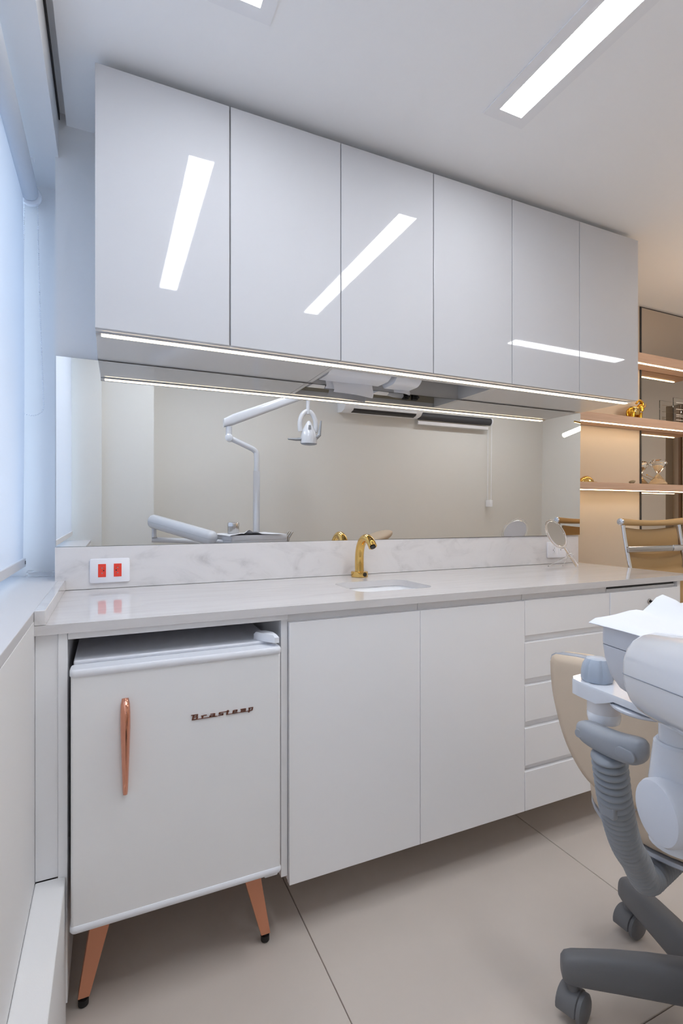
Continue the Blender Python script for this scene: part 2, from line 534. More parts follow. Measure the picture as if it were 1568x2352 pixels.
part('side_curb', B().box(-0.152, -0.130, 1.3005, YB-0.0005, ZT+0.0003, ZS+0.002, 0.0012, 1), 'marble2', t)

# sink
t = thing('sink', (0.857, 1.547, ZB-0.13), 'small white ceramic undermount sink below the gold faucet', 'sink')
b = B()
def rr(ins, z, r): return [(p[0], p[1], z) for p in rrect(0.711+ins, 1.004-ins, 1.428+ins, 1.667-ins, r, 7)]
b.loft([rr(-0.014, ZB-0.001, 0.055), rr(0.0, ZB-0.001, 0.048), rr(0.005, ZB-0.03, 0.05), rr(0.016, ZB-0.09, 0.05), rr(0.04, ZB-0.118, 0.05), rr(0.085, ZB-0.123, 0.025)], False, True)
b.loft([rr(-0.014, ZB-0.001, 0.055), rr(-0.012, ZB-0.03, 0.055), rr(0.008, ZB-0.1, 0.055), rr(0.04, ZB-0.131, 0.05)], False, True)
part('bowl', b, 'ceramic', t, 60)
part('drain', B().lathe([(0.022, 0), (0.022, 0.002), (0.014, 0.003)], (0.857, 1.547, ZB-0.1228)), 'chrome', t)
part('maker_mark', B().box(0.775, 0.797, 1.6535, 1.6555, ZB-0.058, ZB-0.052), 'grey', t)

# faucet
fx, fy = 0.890, 1.792
t = thing('faucet', (fx, fy, ZT), 'polished gold sensor faucet with curved spout behind the sink', 'faucet')
part('base_ring', B().lathe([(0.0315, 0.0003), (0.033, 0.001), (0.033, 0.0205), (0.0315, 0.0215), (0.017, 0.0215)], (fx, fy, ZT), n=36), 'gold', t)
pth = smoothpath([(fx, fy, ZT+0.0205), (fx, fy+0.001, ZT+0.06), (fx, fy-0.002, ZT+0.095), (fx, fy-0.014, ZT+0.126), (fx, fy-0.038, ZT+0.148), (fx, fy-0.068, ZT+0.153), (fx, fy-0.094, ZT+0.142), (fx, fy-0.112, ZT+0.124)], 6)
n = len(pth)
part('spout', B().tube(pth, [0.0175 - 0.0015*i/n for i in range(n)], 24), 'gold', t)
e0 = Vector(pth[-1]); ed = (Vector(pth[-1])-Vector(pth[-2])).normalized()
part('aerator', B().tube([tuple(e0+ed*0.0002), tuple(e0+ed*0.003)], 0.011, 20), 'black', t)
part('sensor', B().lathe([(0.0082, 0), (0.0082, 0.0025), (0.006, 0.0035)], (fx+0.0072, fy-0.0318, ZT+0.011), (0.22, -0.97, 0), 20), 'black', t)

# ------------------------------------------------------------------ outlets on the backsplash
def outlet(x0, x1, z0, z1, label, mods):
    t = thing('wall_outlet', ((x0+x1)/2, YB, z0), label, 'outlet')
    pl = B().loft([[(p[0], YB-0.0003, p[1]) for p in rrect(x0, x1, z0, z1, 0.006)], [(p[0], YB-0.0055, p[1]) for p in rrect(x0, x1, z0, z1, 0.006)], [(p[0], YB-0.0075, p[1]) for p in rrect(x0+0.002, x1-0.002, z0+0.002, z1-0.002, 0.005)]])
    part('cover_plate', pl, 'plate', t)
    for (cx, cz, w, h, m, holes) in mods:
        y = YB-0.0076
        so = B().box(cx-w/2, cx+w/2, y-0.0016, y-0.0001, cz-h/2, cz+h/2, 0.0005, 1)
        sock = part('socket', so, m, t)
        hexa = lambda s: [(cx+s*w*0.42*a, cz+s*h*0.42*c) for a, c in ((0, 1), (1, .5), (1, -.5), (0, -1), (-1, -.5), (-1, .5))]
        if holes != 1:
            rim = B()
            o1, o2 = hexa(1.0), hexa(0.84)
            rim.loft([[(p[0], y-0.0017, p[1]) for p in o2], [(p[0], y-0.0028, p[1]) for p in o2], [(p[0], y-0.0028, p[1]) for p in o1], [(p[0], y-0.0017, p[1]) for p in o1]], False, False)
            part('socket_rim', rim, m, sock)
        dz = h*0.2
        if holes:
            for q, (ox, oz, mm) in enumerate(((0, dz, 'pin'), (0, -dz, 'pin'), (-holes*0.1*w if holes != 1 else 0, 0, 'black'))):
                if holes == 1 and q < 2: continue
                part('pin_hole', B().lathe([(0.0021, 0), (0.0021, 0.0009)], (cx+ox, y-0.0017, cz+oz), (0, -1, 0), 12), mm, sock)
outlet(-0.060, 0.061, H-0.229, H-0.149, 'white outlet plate with two red sockets on the marble backsplash',
       [(-0.0235, H-0.188, 0.0235, 0.043, 'red', -2), (0.0235, H-0.188, 0.0235, 0.043, 'red', 2)])
outlet(1.943, 2.066, H-0.219, H-0.140, 'white double outlet plate behind the clear hand mirror',
       [(1.983, H-0.180, 0.024, 0.043, 'plate', 2), (2.026, H-0.180, 0.024, 0.043, 'plate', 1)])

# ------------------------------------------------------------------ hand mirror on its stand
P0 = Vector((1.926, 1.664, ZT+0.010))
PT = Vector((1.826, 1.742, ZT+0.216))
ax = (PT-P0).normalized()
nn = Vector((0.20, -0.90, 0.38)); nn = (nn - ax*nn.dot(ax)).normalized()
sd = ax.cross(nn).normalized()
L = (PT-P0).length
cc = P0 + ax*(L-0.072)
t = thing('hand_mirror', tuple((P0.x, P0.y, ZT)), 'round clear acrylic hand mirror leaning on its stand at the end of the counter', 'hand mirror')
b = B()
rings = []
for k in range(41):
    a = 2*math.pi*k/40
    ring = []
    rad = ax*math.cos(a) + sd*math.sin(a)
    for q in range(8):
        w = 2*math.pi*q/8
        ring.append(tuple(cc + rad*(0.0665 + 0.0062*math.cos(w)) + nn*(0.0052*math.sin(w))))
    rings.append(ring)
b.loft(rings, False, False)
b.tube([tuple(P0), tuple(P0+ax*0.04), tuple(P0+ax*(L-0.144))], [0.0085, 0.0075, 0.0065], 14)
part('acrylic_frame', b, 'clear', t, 60)
def disc(c, nrm, r, h0, h1, nseg=36): return B().lathe([(r, h0), (r, h1)], c, nrm, nseg)
part('mirror_glass', disc(tuple(cc), tuple(nn), 0.0605, 0.0005, 0.0022), 'mirror', t)
part('mirror_back', disc(tuple(cc), tuple(nn), 0.0605, -0.0022, 0.0), 'plate', t)
j = P0 + ax*0.055
st = B()
for foot in ((1.856, 1.764, ZT+0.003), (1.935, 1.752, ZT+0.003)):
    st.tube([tuple(j-nn*0.009), foot], 0.0022, 8)
st.tube([(1.856, 1.764, ZT+0.003), (1.935, 1.752, ZT+0.003)], 0.0022, 8)
st.lathe([(0.013, -0.007), (0.013, 0.007)], tuple(j), tuple(ax), 18)
part('stand', st, 'clear', t)

# ------------------------------------------------------------------ base cabinets
ZD1, ZD0 = H-0.2955, H-1.0037
seams = [0.4395, 0.8565, 1.272, 1.684, 2.080]
ZCB = ZB-0.001
def base_body(t, xa, xb):
    part('carcass', B().box(xa+0.0006, xb-0.0006, YD+0.0185, YB-0.004, ZD0+0.004, ZB-0.0215 if False else ZCB-0.16 if (xa < 1.0 and xb > 0.72) else ZCB, 0.0008, 1), 'white', t)
def rail(t, xa, xb):
    part('pull_rail', B().prism([(YD+0.0185, ZD1-0.012), (YD+0.0140, ZCB), (YD+0.0179, ZCB), (YD+0.0185, ZCB)], 'x', xa+0.0008, xb-0.0008), 'white', t)
lb = ['white base cabinet with one plain door next to the fridge', 'white base cabinet with one plain door next to the drawers']
for k in range(2):
    xa, xb = seams[k], seams[k+1]
    t = thing('base_cabinet', ((xa+xb)/2, 1.58, ZD0), lb[k], 'cabinet', 'white base cabinets with plain doors')
    base_body(t, xa, xb)
    rail(t, xa, xb)
    part('door', B().box(xa+0.0009, xb-0.0009, YD, YD+0.018, ZD0, ZD1, 0.001, 2), 'white', t)
def drawer_unit(xa, xb, label, lock):
    t = thing('drawer_cabinet', ((xa+xb)/2, 1.58, ZD0), label, 'cabinet', 'white drawer cabinets')
    base_body(t, xa, xb)
    tops = [H-0.2945, H-0.4375, H-0.5826, H-0.7266, H-0.873]
    bots = [H-0.413, H-0.559, H-0.703, H-0.851, H-1.0037]
    for q in range(5):
        o = -0.004 if (lock and q == 0) else 0.0
        d = part('drawer', B().box(xa+0.0009, xb-0.0009, YD+o, YD+0.018, bots[q], tops[q], 0.001, 2), 'white', t)
        if q:
            part('pull_rail', B().prism([(YD+0.0184, tops[q]-0.004), (YD+0.012, bots[q-1]+0.001), (YD+0.0184, bots[q-1]+0.001)], 'x', xa+0.0012, xb-0.0012), 'white', d)
        if lock and q == 0:
            lx, lz = 1.898, H-0.340
            part('lock', B().lathe([(0.0105, 0), (0.0105, 0.003), (0.0075, 0.005), (0.0075, 0.002), (0.003, 0.002)], (lx, YD+o-0.0002, lz), (0, -1, 0), 22), 'steel', d)
            key = B()
            key.box(lx-0.0015, lx+0.0015, YD-0.020, YD-0.006, lz-0.004, lz+0.004)
            key.lathe([(0.006, -0.003), (0.013, -0.0025), (0.013, 0.0025), (0.006, 0.003)], (lx+0.002, YD-0.030, lz-0.002), (0.85, 0.5, 0), 7)
            part('key', key, 'black', d)
            ring = [(lx+0.001, YD-0.032+0.012*math.cos(a), lz-0.022+0.012*math.sin(a)) for a in [2*math.pi*i/16 for i in range(17)]]
            kr = B().tube(ring, 0.0009, 6, False)
            part('key_ring', kr, 'steel', d)
            part('spare_key', B().lathe([(0.006, -0.0025), (0.011, -0.002), (0.011, 0.002), (0.006, 0.0025)], (lx+0.002, YD-0.034, lz-0.042), (0.85, 0.5, 0), 7), 'black', d)
    if not lock:
        rail(t, xa, xb)
    else:
        part('pull_rail', B().prism([(YD+0.0185, H-0.300), (YD+0.014, H-0.284), (YD+0.0185, H-0.284)], 'x', xa+0.0008, xb-0.0008), 'white', t)
        part('end_panel', B().box(xb+0.0006, 2.10, YD+0.004, YB-0.004, ZD0, ZCB, 0.001, 1), 'white', t)
        part('top_gap', B().box(xa+0.001, xb-0.001, YD+0.0183, YD+0.03, H-0.2835, ZCB-0.001), 'dark', t)
drawer_unit(seams[2], seams[3], 'white base cabinet with a stack of five plain drawers', False)
drawer_unit(seams[3], seams[4], 'white drawer cabinet at the right end with a key in its top drawer lock', True)

# housing round the fridge
t = thing('fridge_housing', (0.15, 1.58, 0), 'white panelled housing around the small fridge below the counter', 'housing')
part('filler_panel', B().box(-0.1515, -0.1070, YD+0.006, YD+0.024, H-0.822, ZB-0.0006, 0.0005, 1), 'white', t)
part('side_panel', B().box(-0.1064, -0.0876, YD, YB-0.004, 0.045, ZB-0.0006, 0.0006, 1), 'white', t)
part('top_rail', B().box(-0.0870, 0.4365, YD+0.002, YD+0.020, ZB-0.0165, ZB-0.0006, 0.0005, 1), 'white', t)
part('side_panel', B().box(0.4205, 0.4385, YD+0.012, YB-0.004, ZD0+0.02, ZB-0.0170, 0.0006, 1), 'white', t)
part('back_panel', B().box(-0.0870, 0.4200, YB-0.012, YB-0.004, 0.19, ZB-0.0170), 'whitedk', t)

# ------------------------------------------------------------------ fridge
FY, FX0, FX1 = 1.272, -0.0790, 0.4037
FZ0, FZ1 = H-0.931, H-0.3465
t = thing('mini_fridge', (0.162, 1.5, 0), 'small white retro fridge on copper legs under the counter', 'fridge')
part('body', B().box(FX0+0.004, FX1-0.004, FY+0.058, 1.74, FZ0+0.012, FZ1+0.002, 0.006, 3), 'fridge', t)
part('top_cap', B().box(FX0+0.003, FX1-0.003, FY+0.048, 1.742, FZ1-0.004, FZ1+0.008, 0.004, 3), 'fridge_trim', t)
dr = part('door', B().box(FX0, FX1, FY, FY+0.045, FZ0+0.010, FZ1-0.010, 0.006, 4), 'fridge', t)
def cap_trim(z0, z1):
    pts = rrect(FX0-0.0025, FX1+0.0025, FY-0.004, FY+0.046, 0.012, 5)
    ins = rrect(FX0, FX1, FY-0.001, FY+0.044, 0.010, 5)
    return B().loft([[(p[0], p[1], z0) for p in ins], [(p[0], p[1], z0+0.004) for p in pts], [(p[0], p[1], z1-0.004) for p in pts], [(p[0], p[1], z1) for p in ins]])
part('door_cap', cap_trim(FZ1-0.018, FZ1), 'fridge_trim', dr)
part('door_cap', cap_trim(FZ0, FZ0+0.016), 'fridge_trim', dr)
part('gasket', B().box(FX0+0.008, FX1-0.008, FY+0.0453, FY+0.0577, FZ0+0.02, FZ1-0.006), 'fridge_trim', t)
hg = [(0.352, FY+0.075), (0.365, FY+0.045), (0.390, FY+0.008), (0.402, FY+0.008), (0.402, FY+0.050), (0.385, FY+0.082), (0.362, FY+0.088)]
hz = FZ1+0.0085
def shrink(pts, s):
    cx = sum(p[0] for p in pts)/len(pts); cy = sum(p[1] for p in pts)/len(pts)
    return [(cx+(p[0]-cx)*s, cy+(p[1]-cy)*s) for p in pts]
part('hinge_cover', B().loft([[(p[0], p[1], hz) for p in hg], [(p[0], p[1], hz+0.014) for p in hg], [(p[0], p[1], hz+0.020) for p in shrink(hg, 0.82)]]), 'fridge_trim', t)
part('lower_hinge', B().box(0.362, 0.398, FY+0.006, FY+0.06, FZ0-0.010, FZ0-0.0008, 0.003, 2), 'fridge_trim', t)
# handle: long tapering rose-gold bar on two hidden mounts
hx = 0.0320
hzt = H-0.4240
prof = [(0.0, .007, .004), (0.012, .0095, .017), (0.03, .0105, .023), (0.06, .0105, .025), (0.12, .0085, .023), (0.17, .0065, .017), (0.195, .0055, .011), (0.203, .0045, .004)]
rings = []
for dz, hw, dep in prof:
    z = hzt-dz*1.09
    rings.append([(hx-hw, FY-0.001, z), (hx-hw, FY-dep*0.55, z), (hx-hw*0.62, FY-dep*0.95, z), (hx, FY-dep*1.08, z), (hx+hw*0.62, FY-dep*0.95, z), (hx+hw, FY-dep*0.55, z), (hx+hw, FY-0.001, z)])
part('handle', B().loft(rings), 'copper', dr, 50, label='tapering rose-gold handle')
# badge lettering, strokes on a grid (x, y) -> raised letters
lx0, lx1 = 0.1775, 0.3290
def strokes_badge():
    b = B()
    zb, sx = H-0.4993, (lx1-lx0)
    h = 0.0082
    def bar(x0, y0, x1, y1, w):
        a = Vector((x0, y0)); c = Vector((x1, y1)); d = (c-a).normalized(); nrm = Vector((-d.y, d.x))*w/2
        q = [a+nrm, c+nrm, c-nrm, a-nrm]
        pts = [(lx0 + (p.x + 0.10*p.y/1.0*0.12)*sx, zb + p.y*h) for p in q]
        b.prism(pts, 'y', FY-0.0022, FY-0.0001)
    T, K = 0.16, 0.016                      # horizontal and vertical stroke weights
    def hb(x0, x1, y): bar2(x0, x1, y-0.09, y+0.09)
    def bar2(x0, x1, y0, y1):
        sl = 0.012
        pts = [(lx0+(x0+sl*y0)*sx, zb+y0*h), (lx0+(x1+sl*y0)*sx, zb+y0*h), (lx0+(x1+sl*y1)*sx, zb+y1*h), (lx0+(x0+sl*y1)*sx, zb+y1*h)]
        b.prism(pts, 'y', FY-0.0022, FY-0.0001)
    v = bar2
    # B (taller)
    v(0.015, 0.042, 0, 1.45); v(-0.012, 0.095, 1.30, 1.48); v(0.042, 0.085, 0.68, 0.86); v(0.075, 0.097, 0.8, 1.38); v(0.080, 0.105, 0.08, 0.74); v(0.042, 0.09, 0.0, 0.15)
    # r
    v(0.165, 0.190, 0, 0.85); v(0.150, 0.190, 0.70, 0.88); v(0.190, 0.240, 0.72, 0.92)
    # a
    v(0.295, 0.365, 0.82, 0.98); v(0.350, 0.375, 0, 0.9); v(0.288, 0.312, 0.05, 0.52); v(0.295, 0.355, 0.40, 0.55); v(0.300, 0.39, 0, 0.15)
    # s with long top bar joining t
    v(0.435, 0.600, 0.84, 1.0); v(0.432, 0.456, 0.45, 0.9); v(0.440, 0.510, 0.38, 0.54); v(0.488, 0.512, 0.05, 0.45); v(0.430, 0.505, 0, 0.15)
    # t
    v(0.560, 0.588, 0, 1.25)
    # e
    v(0.660, 0.684, 0.05, 0.9); v(0.665, 0.735, 0.82, 0.98); v(0.715, 0.738, 0.45, 0.9); v(0.670, 0.735, 0.38, 0.53); v(0.665, 0.745, 0, 0.15)
    # m
    v(0.785, 0.875, 0.80, 0.96); v(0.800, 0.822, 0, 0.9); v(0.832, 0.850, 0, 0.85); v(0.858, 0.880, 0, 0.9)
    # p
    v(0.930, 0.952, -0.42, 0.96); v(0.920, 1.0, 0.82, 0.98); v(0.978, 1.0, 0.1, 0.9); v(0.945, 0.995, 0, 0.15)
    # joining underline
    v(0.02, 0.42, -0.06, 0.06); v(0.56, 0.98, -0.06, 0.06)
    return b
part('badge_lettering', strokes_badge(), 'badge', dr)
def leg(sgn, yt, yb_):
    c = 0.1625
    def X(x): return c + sgn*x
    xt = (0.148, 0.1965); xb = (0.206, 0.2305)
    top = [(X(xt[0]), yt), (X(xt[1]), yt), (X(xt[1]), yt+0.042), (X(xt[0]), yt+0.042)]
    bot = [(X(xb[0]), yb_), (X(xb[1]), yb_), (X(xb[1]), yb_+0.024), (X(xb[0]), yb_+0.024)]
    g = part('leg', B().loft([[(p[0], p[1], 0.026) for p in bot], [(p[0], p[1], FZ0+0.011) for p in top]]), 'copperp', t, 20, label='tapering splayed copper leg')
    fxx = X((xb[0]+xb[1])/2+0.001)
    part('foot', B().lathe([(0.007, 0.0005), (0.0115, 0.003), (0.0115, 0.017), (0.0065, 0.018), (0.0065, 0.027)], (fxx, yb_+0.012, 0), n=18), 'black', g)
for sgn in (-1, 1):
    leg(sgn, 1.335, 1.330)
    leg(sgn, 1.665, 1.685)

# ------------------------------------------------------------------ roller blind at the window
t = thing('roller_blind', (-0.26, 1.0, ZS), 'white roller blind covering the daylit window', 'blind')
XBL = -0.268
fb = B()
rows = []
for i in range(13):
    s = i/12
    z = ZS+0.065 + (H+1.09-ZS-0.065)*s
    bow = 0.004*math.sin(s*math.pi)
    rows.append([(XBL+bow*(0.2+0.8*j/10), -0.15+(2.02+0.15)*j/10, z) for j in range(11)])
fb.loft(rows, False, False, closed=False)
part('fabric', fb, 'blind', t, 60)
part('fabric_roll', B().tube([(-0.250, -0.15, H+1.092), (-0.250, 2.020, H+1.092)], 0.0275, 24), 'roll', t)
br = B()
br.lathe([(0.034, 0), (0.036, 0.003), (0.036, 0.012), (0.030, 0.016), (0.018, 0.017)], (-0.250, 2.0235, H+1.088), (0, 1, 0), 30)
br.box(-0.262, -0.238, 2.041, 2.066, H+1.07, H+1.13, 0.002, 1)
part('chain_bracket', br, 'plastic', t)
part('roll_clip', B().tube([(-0.236, 1.87, H+1.1205), (-0.226, 1.87, H+1.124), (-0.218, 1.87, H+1.118), (-0.2185, 1.87, H+1.109)], 0.0022, 8), 'plastic', t)
bb = part('bottom_bar', B().box(XBL-0.006, XBL+0.007, -0.152, 2.030, ZS+0.036, ZS+0.064, 0.002, 2), 'barw', t)
part('end_slot', B().box(XBL+0.0072, XBL+0.0082, 2.013, 2.020, ZS+0.044, ZS+0.056), 'dark', bb)
beads = B()
zt_, zb_ = H+1.06, H+0.335
xc = -0.246
for side in (-1, 1):
    N_ = 105
    for i in range(N_):
        s = i/(N_-1)
        z = zt_ + (zb_+0.035-zt_)*s
        x = xc + side*(0.020 + 0.018*s**1.5)
        beads.ball((x, 2.030, z), 0.0026, n=8, m=5)
for i in range(17):
    a = math.pi*(i+0.5)/17
    beads.ball((xc-0.038*math.cos(a), 2.030, zb_+0.035-0.035*math.sin(a)), 0.0026, n=8, m=5)
part('bead_chain', beads, 'plastic', t, 80, kind='stuff')
# clear plastic piece on the sill
t = thing('chain_tensioner', (-0.215, 2.03, ZS), 'clear plastic chain holder lying on the window sill in the corner', 'chain holder')
pts = rrect(-0.262, -0.176, 2.018, 2.046, 0.009, 5)
part('clear_body', B().loft([[(p[0], p[1], ZS+0.0005) for p in pts], [(p[0], p[1], ZS+0.014) for p in pts], [(p[0], p[1], ZS+0.016) for p in shrink(pts, 0.9)]]), 'clear', t)
part('clear_wheel', B().lathe([(0.012, 0), (0.012, 0.003), (0.008, 0.004), (0.008, 0.006)], (-0.247, 2.032, ZS+0.0165), n=18), 'clear', t)

# ------------------------------------------------------------------ display shelves
sh = [(H+0.130, H+0.170, 'wooden display shelf with lit edge, lowest of the three, carrying the hourglass'),
      (H+0.500, H+0.548, 'wooden display shelf with lit edge, middle of the three, carrying the gold elephant'),
      (H+0.866, H+0.922, 'wooden display shelf with lit edge, topmost of the three')]
for z0, z1, lbl in sh:
    t = thing('display_shelf', (2.8, 2.06, z0), lbl, 'shelf', 'wooden display shelves')
    part('board', B().box(2.160, 3.41, 1.955, 2.060, z0, z1, 0.001, 1), 'wood', t)
    part('led_strip', B().box(2.162, 3.385, 1.961, 1.971, z0-0.003, z0-0.0002, 0.0008, 1), 'led2', t)
t = thing('mirror_panel', (3.17, 2.066, 0.72), 'tall bronze mirror panel behind the wooden display shelves', 'mirror')
part('panel_backing', B().box(2.921, 3.412, 2.0635, 2.0695, 0.72, ZC-0.006), 'dark', t)
part('panel_mirror', B().add([(2.931, 2.0630, 0.722), (3.410, 2.0630, 0.722), (3.410, 2.0630, ZC-0.012), (2.931, 2.0630, ZC-0.012)], [(0, 1, 2, 3)]), 'mirror2', t)
ZS3, ZS2 = H+0.1705, H+0.5485
# gold elephant
ex, ey, ez = 2.795, 2.005, ZS2
t = thing('elephant_figurine', (ex, ey, ez), 'gold elephant figurine with raised trunk on the middle shelf', 'figurine')
b = B()
b.ball((ex-0.014, ey, ez+0.043), 0.048, 0.027, 0.031, 20, 12)
b.ball((ex-0.046, ey, ez+0.038), 0.022, 0.023, 0.028, 14, 10)
b.ball((ex+0.034, ey-0.002, ez+0.068), 0.022, 0.020, 0.024, 16, 10)
b.tube([(ex+0.010, ey, ez+0.050), (ex+0.034, ey-0.002, ez+0.068)], [0.026, 0.020], 14)
for lx_, ly_, sp in ((-0.046, -0.014, 0), (-0.042, 0.014, 0.004), (0.016, -0.013, 0.004), (0.020, 0.013, 0.008)):
    b.tube([(ex+lx_, ey+ly_, ez+0.036), (ex+lx_+sp, ey+ly_, ez+0.016), (ex+lx_+sp, ey+ly_, ez+0.0035), (ex+lx_+sp, ey+ly_, ez+0.0003)], [0.016, 0.012, 0.0115, 0.013], 12)
b.tube(smoothpath([(ex+0.046, ey-0.002, ez+0.066), (ex+0.057, ey-0.003, ez+0.084), (ex+0.050, ey-0.004, ez+0.102), (ex+0.030, ey-0.004, ez+0.111), (ex+0.012, ey-0.004, ez+0.104), (ex+0.004, ey-0.004, ez+0.092), (ex-0.006, ey-0.004, ez+0.092)], 5), [0.0105 - 0.0070*i/30 for i in range(31)], 12)
b.tube(smoothpath([(ex-0.064, ey, ez+0.050), (ex-0.073, ey, ez+0.034), (ex-0.069, ey, ez+0.016)], 4), 0.0035, 8)
part('body', b, 'gold2', t, 70)
for s_ in (-1, 1):
    rot = Matrix.Rotation(math.radians(s_*24), 3, 'Z') @ Matrix.Rotation(math.radians(-12), 3, 'Y')
    part('ear', B().ball((ex+0.020, ey+s_*0.021, ez+0.062), 0.017, 0.004, 0.022, 14, 8, rot), 'gold2', t, 70)
    part('tusk', B().tube(smoothpath([(ex+0.048, ey+s_*0.011, ez+0.064), (ex+0.064, ey+s_*0.014, ez+0.076), (ex+0.072, ey+s_*0.014, ez+0.096)], 4), [0.004-0.0026*i/8 for i in range(9)], 8), 'gold', t, 70)
bl = B()
for i, sc in enumerate((1.0,)):
    rings = []
    for k in range(9):
        xx = ex-0.042 + 0.056*k/8
        wsc = math.sqrt(max(0.05, 1-((xx-(ex-0.014))/0.0495)**2))
        rings.append([(xx, ey+0.0288*wsc*math.cos(a), ez+0.043+0.0330*wsc*math.sin(a)) for a in [math.radians(-42+264*q/16) for q in range(17)]])
    bl.loft(rings, False, False, closed=False)
part('saddle_cloth', bl, 'gold', t, 70)
for gx, gz in ((-0.034, 0.050), (-0.034, 0.038), (-0.038, 0.058), (0.010, 0.040)):
    part('gem', B().ball((ex+gx, ey-0.0265, ez+gz), 0.0036, n=10, m=6), 'gem', t, 70)
# acrylic sign
t = thing('acrylic_stand', (3.27, 2.02, ZS2), 'clear acrylic display plate standing on the middle shelf beside the elephant', 'acrylic plate')
part('acrylic_plate', B().box(3.160, 3.370, 2.018, 2.022, ZS2+0.0003, ZS2+0.165, 0.0006, 1), 'clear', t)
for q, (w, z) in enumerate(((0.10, 0.135), (0.14, 0.095), (0.13, 0.060), (0.15, 0.050), (0.13, 0.028))):
    part('etched_line', B().box(3.185, 3.185+w, 2.0170, 2.0176, ZS2+z, ZS2+z+0.003), 'etch', t)
# gold beetle-shaped ornament
t = thing('gold_ornament', (2.385, 2.0, ZS3), 'smooth gold beetle-shaped ornament at the left end of the lowest shelf', 'ornament')
b = B()
rings = []
for k in range(15):
    s = k/14
    w = math.sin(math.pi*(0.04+0.92*s))**0.6
    pinch = 1.0 - 0.16*math.exp(-((s-0.24)/0.04)**2)
    rings.append([(2.335+0.097*s, 2.0+0.034*w*pinch*math.cos(a), ZS3+0.0005+max(0, (0.035*w*pinch*math.sin(a)))) for a in [math.pi*q/12 for q in range(13)]])
b.loft(rings, True, True)
part('shell', b, 'gold', t, 60)
part('foot', B().box(2.352, 2.436, 1.972, 2.028, ZS3+0.0002, ZS3+0.003, 0.001, 1), 'gold', t)
# small stone
rng = random.Random(4)
b = B()
bm = bmesh.new(); bmesh.ops.create_icosphere(bm, subdivisions=2, radius=1)
for v in bm.verts:
    k = 1 + rng.uniform(-0.12, 0.12)
    v.co = Vector((2.752+v.co.x*0.021*k, 1.995+v.co.y*0.016*k, ZS3+0.0105+v.co.z*0.0105*k + v.co.x*0.003))
b.frombm(bm)
single('decorative_stone', b, 'stone', 'tiny grey-brown stone between the gold ornament and the hourglass', 'stone', smooth=25)
# hourglass
gx, gy, gz = 2.995, 2.005, ZS3
t = thing('hourglass', (gx, gy, gz), 'faceted clear hourglass with pale sand on the lowest shelf', 'hourglass')
part('glass_body', B().lathe([(0.047, 0.0005), (0.050, 0.010), (0.006, 0.066), (0.006, 0.070), (0.051, 0.128), (0.036, 0.150)], (gx, gy, gz), n=8), 'clear', t, 5)
part('sand', B().lathe([(0.044, 0.0035), (0.043, 0.013), (0.022, 0.022), (0.004, 0.028)], (gx, gy, gz), n=16), 'sand', t)
part('sand', B().lathe([(0.003, 0.084), (0.016, 0.104), (0.020, 0.118), (0.017, 0.121)], (gx, gy, gz), n=12), 'sand', t)
# gold pin
t = thing('gold_wand', (3.0, 2.04, ZS3), 'thin gold rod with ball tips lying propped behind the hourglass', 'ornament')
part('rod', B().tube([(2.955, 2.047, ZS3+0.062), (3.150, 2.040, ZS3+0.006)], 0.0012, 8), 'gold', t)
part('ball_tip', B().ball((2.955, 2.047, ZS3+0.062), 0.0042), 'gold', t)
part('ball_tip', B().ball((3.150, 2.040, ZS3+0.0045), 0.0042), 'gold', t)

# ------------------------------------------------------------------ desk chair by the shelves
t = thing('desk_chair', (2.42, 1.80, 0), 'tan leather desk chair with chrome frame beyond the counter end', 'chair')
Lx, Rx = 2.205, 2.615
def cp(u, s):                                # u 0..1 across, s 0..1 down the back
    x = Lx + (Rx-Lx)*u + 0.020*s
    y = 1.655 - 0.025*u - 0.085*s**1.25
    return Vector((x, y, H-0.040-0.46*s))
sec = []
roll = [tuple(cp(u, 0) + Vector((0, 0, -0.008*math.sin(math.pi*u)))) for u in [i/12 for i in range(13)]]
part('top_roll', B().tube(roll, [0.0175 - 0.004*math.sin(math.pi*i/12) for i in range(13)], 16), 'tan', t, 60)
for u, dr_ in ((0, -1), (1, 1)):
    e = cp(u, 0)
    part('end_cap', B().lathe([(0.017, 0), (0.0165, 0.008), (0.010, 0.010), (0.004, 0.0095)], (e.x+dr_*0.0005, e.y, e.z), (dr_, -0.06*dr_, 0), 20), 'chrome', t)
for u in (0.03, 0.955):
    part('side_rail', B().tube([tuple(cp(u, s)+Vector((0, 0.0, -0.014))) for s in [i/14 for i in range(15)]], 0.0105, 10, flat=0.75), 'chrome', t, 60)
pan = B()
rows = []
for i in range(41):
    s = 0.03 + 0.94*i/40
    ph = (s*4.4) % 1.0
    puff = 0.010*math.sin(math.pi*ph)**0.6
    rows.append([tuple(cp(0.075+0.845*u, s)+Vector((0, 0.014 + 0.012*math.sin(math.pi*u) - puff, -0.014-0.012*math.sin(math.pi*u)))) for u in [j/8 for j in range(9)]])
pan.loft(rows, False, False, closed=False)
rows2 = [[(p[0], p[1]+0.012, p[2]) for p in r] for r in rows]
pan.loft(rows2, False, False, closed=False)
pan.loft([[r[0] for r in rows], [r[0] for r in rows2]], False, False, closed=False)
pan.loft([[r[-1] for r in rows], [r[-1] for r in rows2]], False, False, closed=False)
part('back_panel', pan, 'tan2', t, 50)
sb = 0.255
part('back_brace', B().tube([tuple(cp(u, sb)+Vector((0, -0.018-0.010*math.sin(math.pi*u), -0.012))) for u in [i/10 for i in range(8)]], 0.0145, 12, flat=0.4), 'steel', t, 60)
